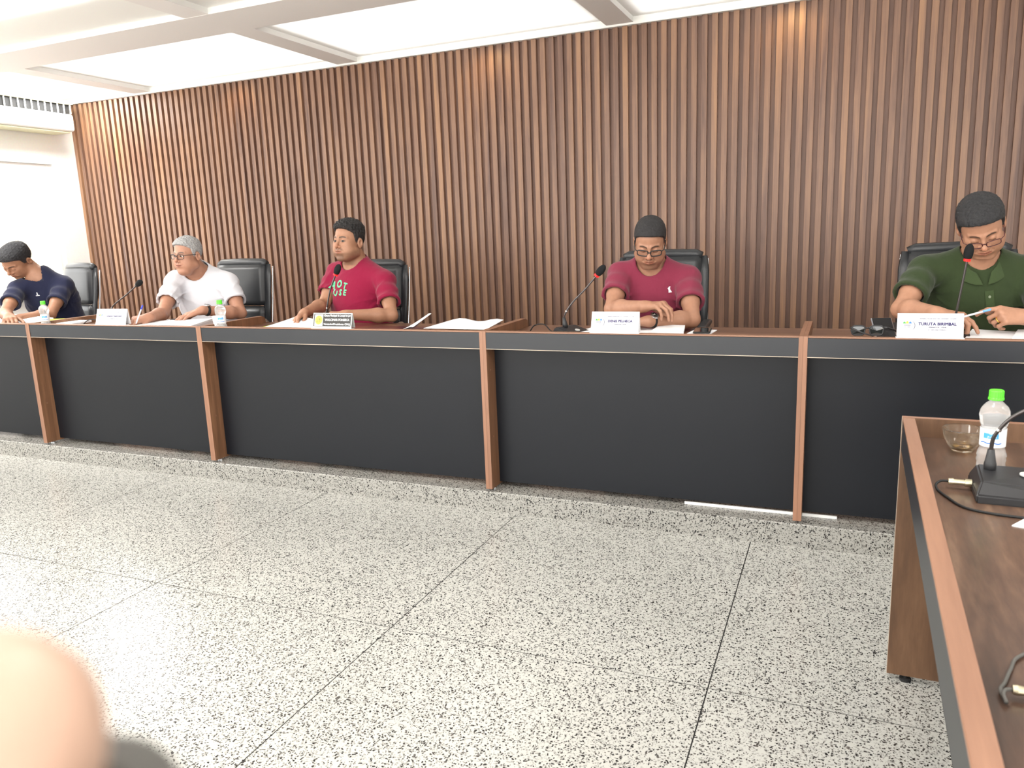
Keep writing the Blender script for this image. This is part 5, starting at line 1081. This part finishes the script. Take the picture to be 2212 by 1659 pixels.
pen((-3.862, 3.33, .892), (-3.838, 3.375, 1.000), 'white pen with blue cap upright in the writing hand of the man in white')
pen((.400, 3.40, .948), (.530, 3.435, .985), 'clear pen with pale blue end held by the man in green', 'pen_cap_l')
pen((-5.00, 3.36, .88), (-5.06, 3.40, .99), 'pen in the right hand of the man in navy') if False else None
# sunglasses standing on the rim, folded open
t = empty('sunglasses', (.098, 3.300, ZR), rz=.12, label='black sunglasses with dark lenses standing on the desk rim', cat='sunglasses')
fr = bmesh.new()
for sg in (-1, 1):
    pts = []
    for i in range(30):
        a_ = 2 * math.pi * i / 30; c_, s_ = math.cos(a_), math.sin(a_); px_ = math.copysign(abs(c_) ** .6, c_) * .0255; pz_ = math.copysign(abs(s_) ** .6, s_) * .019 * (1.05 if s_ > 0 else .95)
        pts.append(Vector((sg * .033 + px_ * (1 if s_ > 0 else .92), .0, .022 + pz_)))
    tube_bm(fr, pts, .0026, seg=8, closed=True); lens = bmesh.new(); c0 = lens.verts.new(Vector((sg * .033, -.002, .022))); vv = [lens.verts.new(p) for p in pts]
    for i in range(30): lens.faces.new((c0, vv[i], vv[(i + 1) % 30]))
    obj('sunglass_lens', lens, M['glass_dark'], t)
tube_bm(fr, [(-.009, 0, .030), (0, -.002, .034), (.009, 0, .030)], .0026, seg=8)
obj('frame', fr, M['black_plastic'], t, smooth=True)
obj('temple_arm', tube([(.060, .002, .034), (.075, .012, .031), (.105, .030, .018), (.125, .045, .006)], [.0042, .0045, .0035, .0025], seg=8), M['black_plastic'], t, smooth=True)
obj('temple_arm', tube([(-.060, .002, .034), (-.055, -.010, .031), (-.020, -.020, .016), (.020, -.022, .003)], [.0036, .0038, .003, .0022], seg=8), M['black_plastic'], t, smooth=True)
# near desk: paper corner and dark tablet edge
sheet('paper_sheet', [(.324, 1.680), (.52, 1.62), (.55, 1.74), (.352, 1.724)], ZN, 'white paper corner on the near desk at the right edge', th=.002)
t = empty('tablet_computer', (.315, 1.40, ZN), label='dark grey tablet edge on the near desk below the paper corner', cat='tablet')
obj('tablet_body', bx(0, .22, -.02, .17, 0, .008, bev=.003, mat=Matrix.Rotation(-.12, 4, 'Z')), M['case'], t); obj('tablet_screen', bx(.012, .208, -.008, .158, .008, .0085, mat=Matrix.Rotation(-.12, 4, 'Z')), M['screen'], t)

# ------------------------------------------------------------------ blurred fingertip and dark phone corner close to the lens
ct = Vector((0, 0, CAMH))
def cp_(px, py, d): return np.array(ct + (cf + cr * ((px - 1106) / 1664.7) - cu * ((py - 829.5) / 1664.7)) * d)
hd_w = cp_(-420, 3300, .120); d_ = nrm(cp_(-60, 1700, .078) - hd_w); nn_ = nrm(np.array(-cf) * -.2 + np.array(cu) * .6 + np.array(cr) * .8)
lo = hd_w - .22; hi = hd_w + .22
Fh = Field(lo, hi, .0026); cap_ = V3((0, 0, 0))
side_ = nrm(np.array(cr))
tipp = cp_(-66, 1632, .078); sc_ = 1.0
Fh.add(cone(hd_w - d_ * .05, hd_w, .027, .025), .01)
for i, (ox, ln) in enumerate(((.030, 0), (.010, 1), (-.011, 2), (-.030, 3))):
    m0_ = hd_w + d_ * .055 - side_ * (.030 - ox) ; Fh.add(cone(hd_w + side_ * (ox * .5 - .012), m0_, .017, .012), .012)
    if i == 0:
        j1 = m0_ * .45 + tipp * .55 - np.array(cf) * -.004; Fh.add(cone(m0_, j1, .0110, .0118), .006); Fh.add(cone(j1, tipp, .0118, .0128), .003)
    else:
        p_ = m0_; ang = 0
        for L__ in (.040, .024, .018):
            ang += .75; q_ = p_ + (d_ * math.cos(ang) - side_ * .75 * math.sin(ang) + np.array(cf) * .6 * math.sin(ang)) * L__; Fh.add(cone(p_, q_, .0095, .0088), .003); p_ = q_
tb = hd_w + side_ * .02; Fh.add(cone(tb, tb + d_ * .03 + side_ * .022, .014, .0115), .008); Fh.add(cone(tb + d_ * .03 + side_ * .022, tb + d_ * .055 + side_ * .030, .0115, .0100), .004)
me, vs, q = Fh.mesh('body'); set_tone(me, np.tile(V3((.47, .31, .235)), (len(vs), 1)))
root = empty('person', tuple(hd_w), label='blurred hand of the photographer, fingertip close to the lens at lower left', cat='person')
o = obj('body', me, M['skin'], root); o.matrix_parent_inverse = Matrix.Translation(-Vector(hd_w))
pc_ = cp_(205, 1765, .100); u_ = Vector(nrm(cp_(350, 1700, .112) - pc_))
Rm = Matrix((cr, cu, -cf)).transposed().to_4x4(); Rm.translation = Vector(pc_)
bm = bx(-.075, .0105, -.030, .0105, -.004, .004, bev=.0); 
bm.free(); bm = bmesh.new(); pr = []
for (cx_, cy_, a0) in ((.0015, .0, 0), (-.055, .0, 1), (-.055, -.06, 2), (.0015, -.06, 3)):
    for i in range(7):
        a_ = a0 * math.pi / 2 + i * math.pi / 12; pr.append((cx_ + .009 * math.cos(a_), cy_ + .009 * math.sin(a_)))
f1 = [bm.verts.new(Rm @ Vector((x_, y_, .004)) - Vector(pc_)) for x_, y_ in pr]; f2 = [bm.verts.new(Rm @ Vector((x_, y_, -.004)) - Vector(pc_)) for x_, y_ in pr]
bm.faces.new(f1); bm.faces.new(f2[::-1])
for i in range(len(pr)): bm.faces.new((f1[i - 1], f2[i - 1], f2[i], f1[i]))
bmesh.ops.recalc_face_normals(bm, faces=bm.faces)
o = obj('phone_case', bm, M['case'], None, loc=tuple(pc_)); tag(o, 'dark rounded phone case corner, blurred beside the fingertip at lower left', 'phone case')
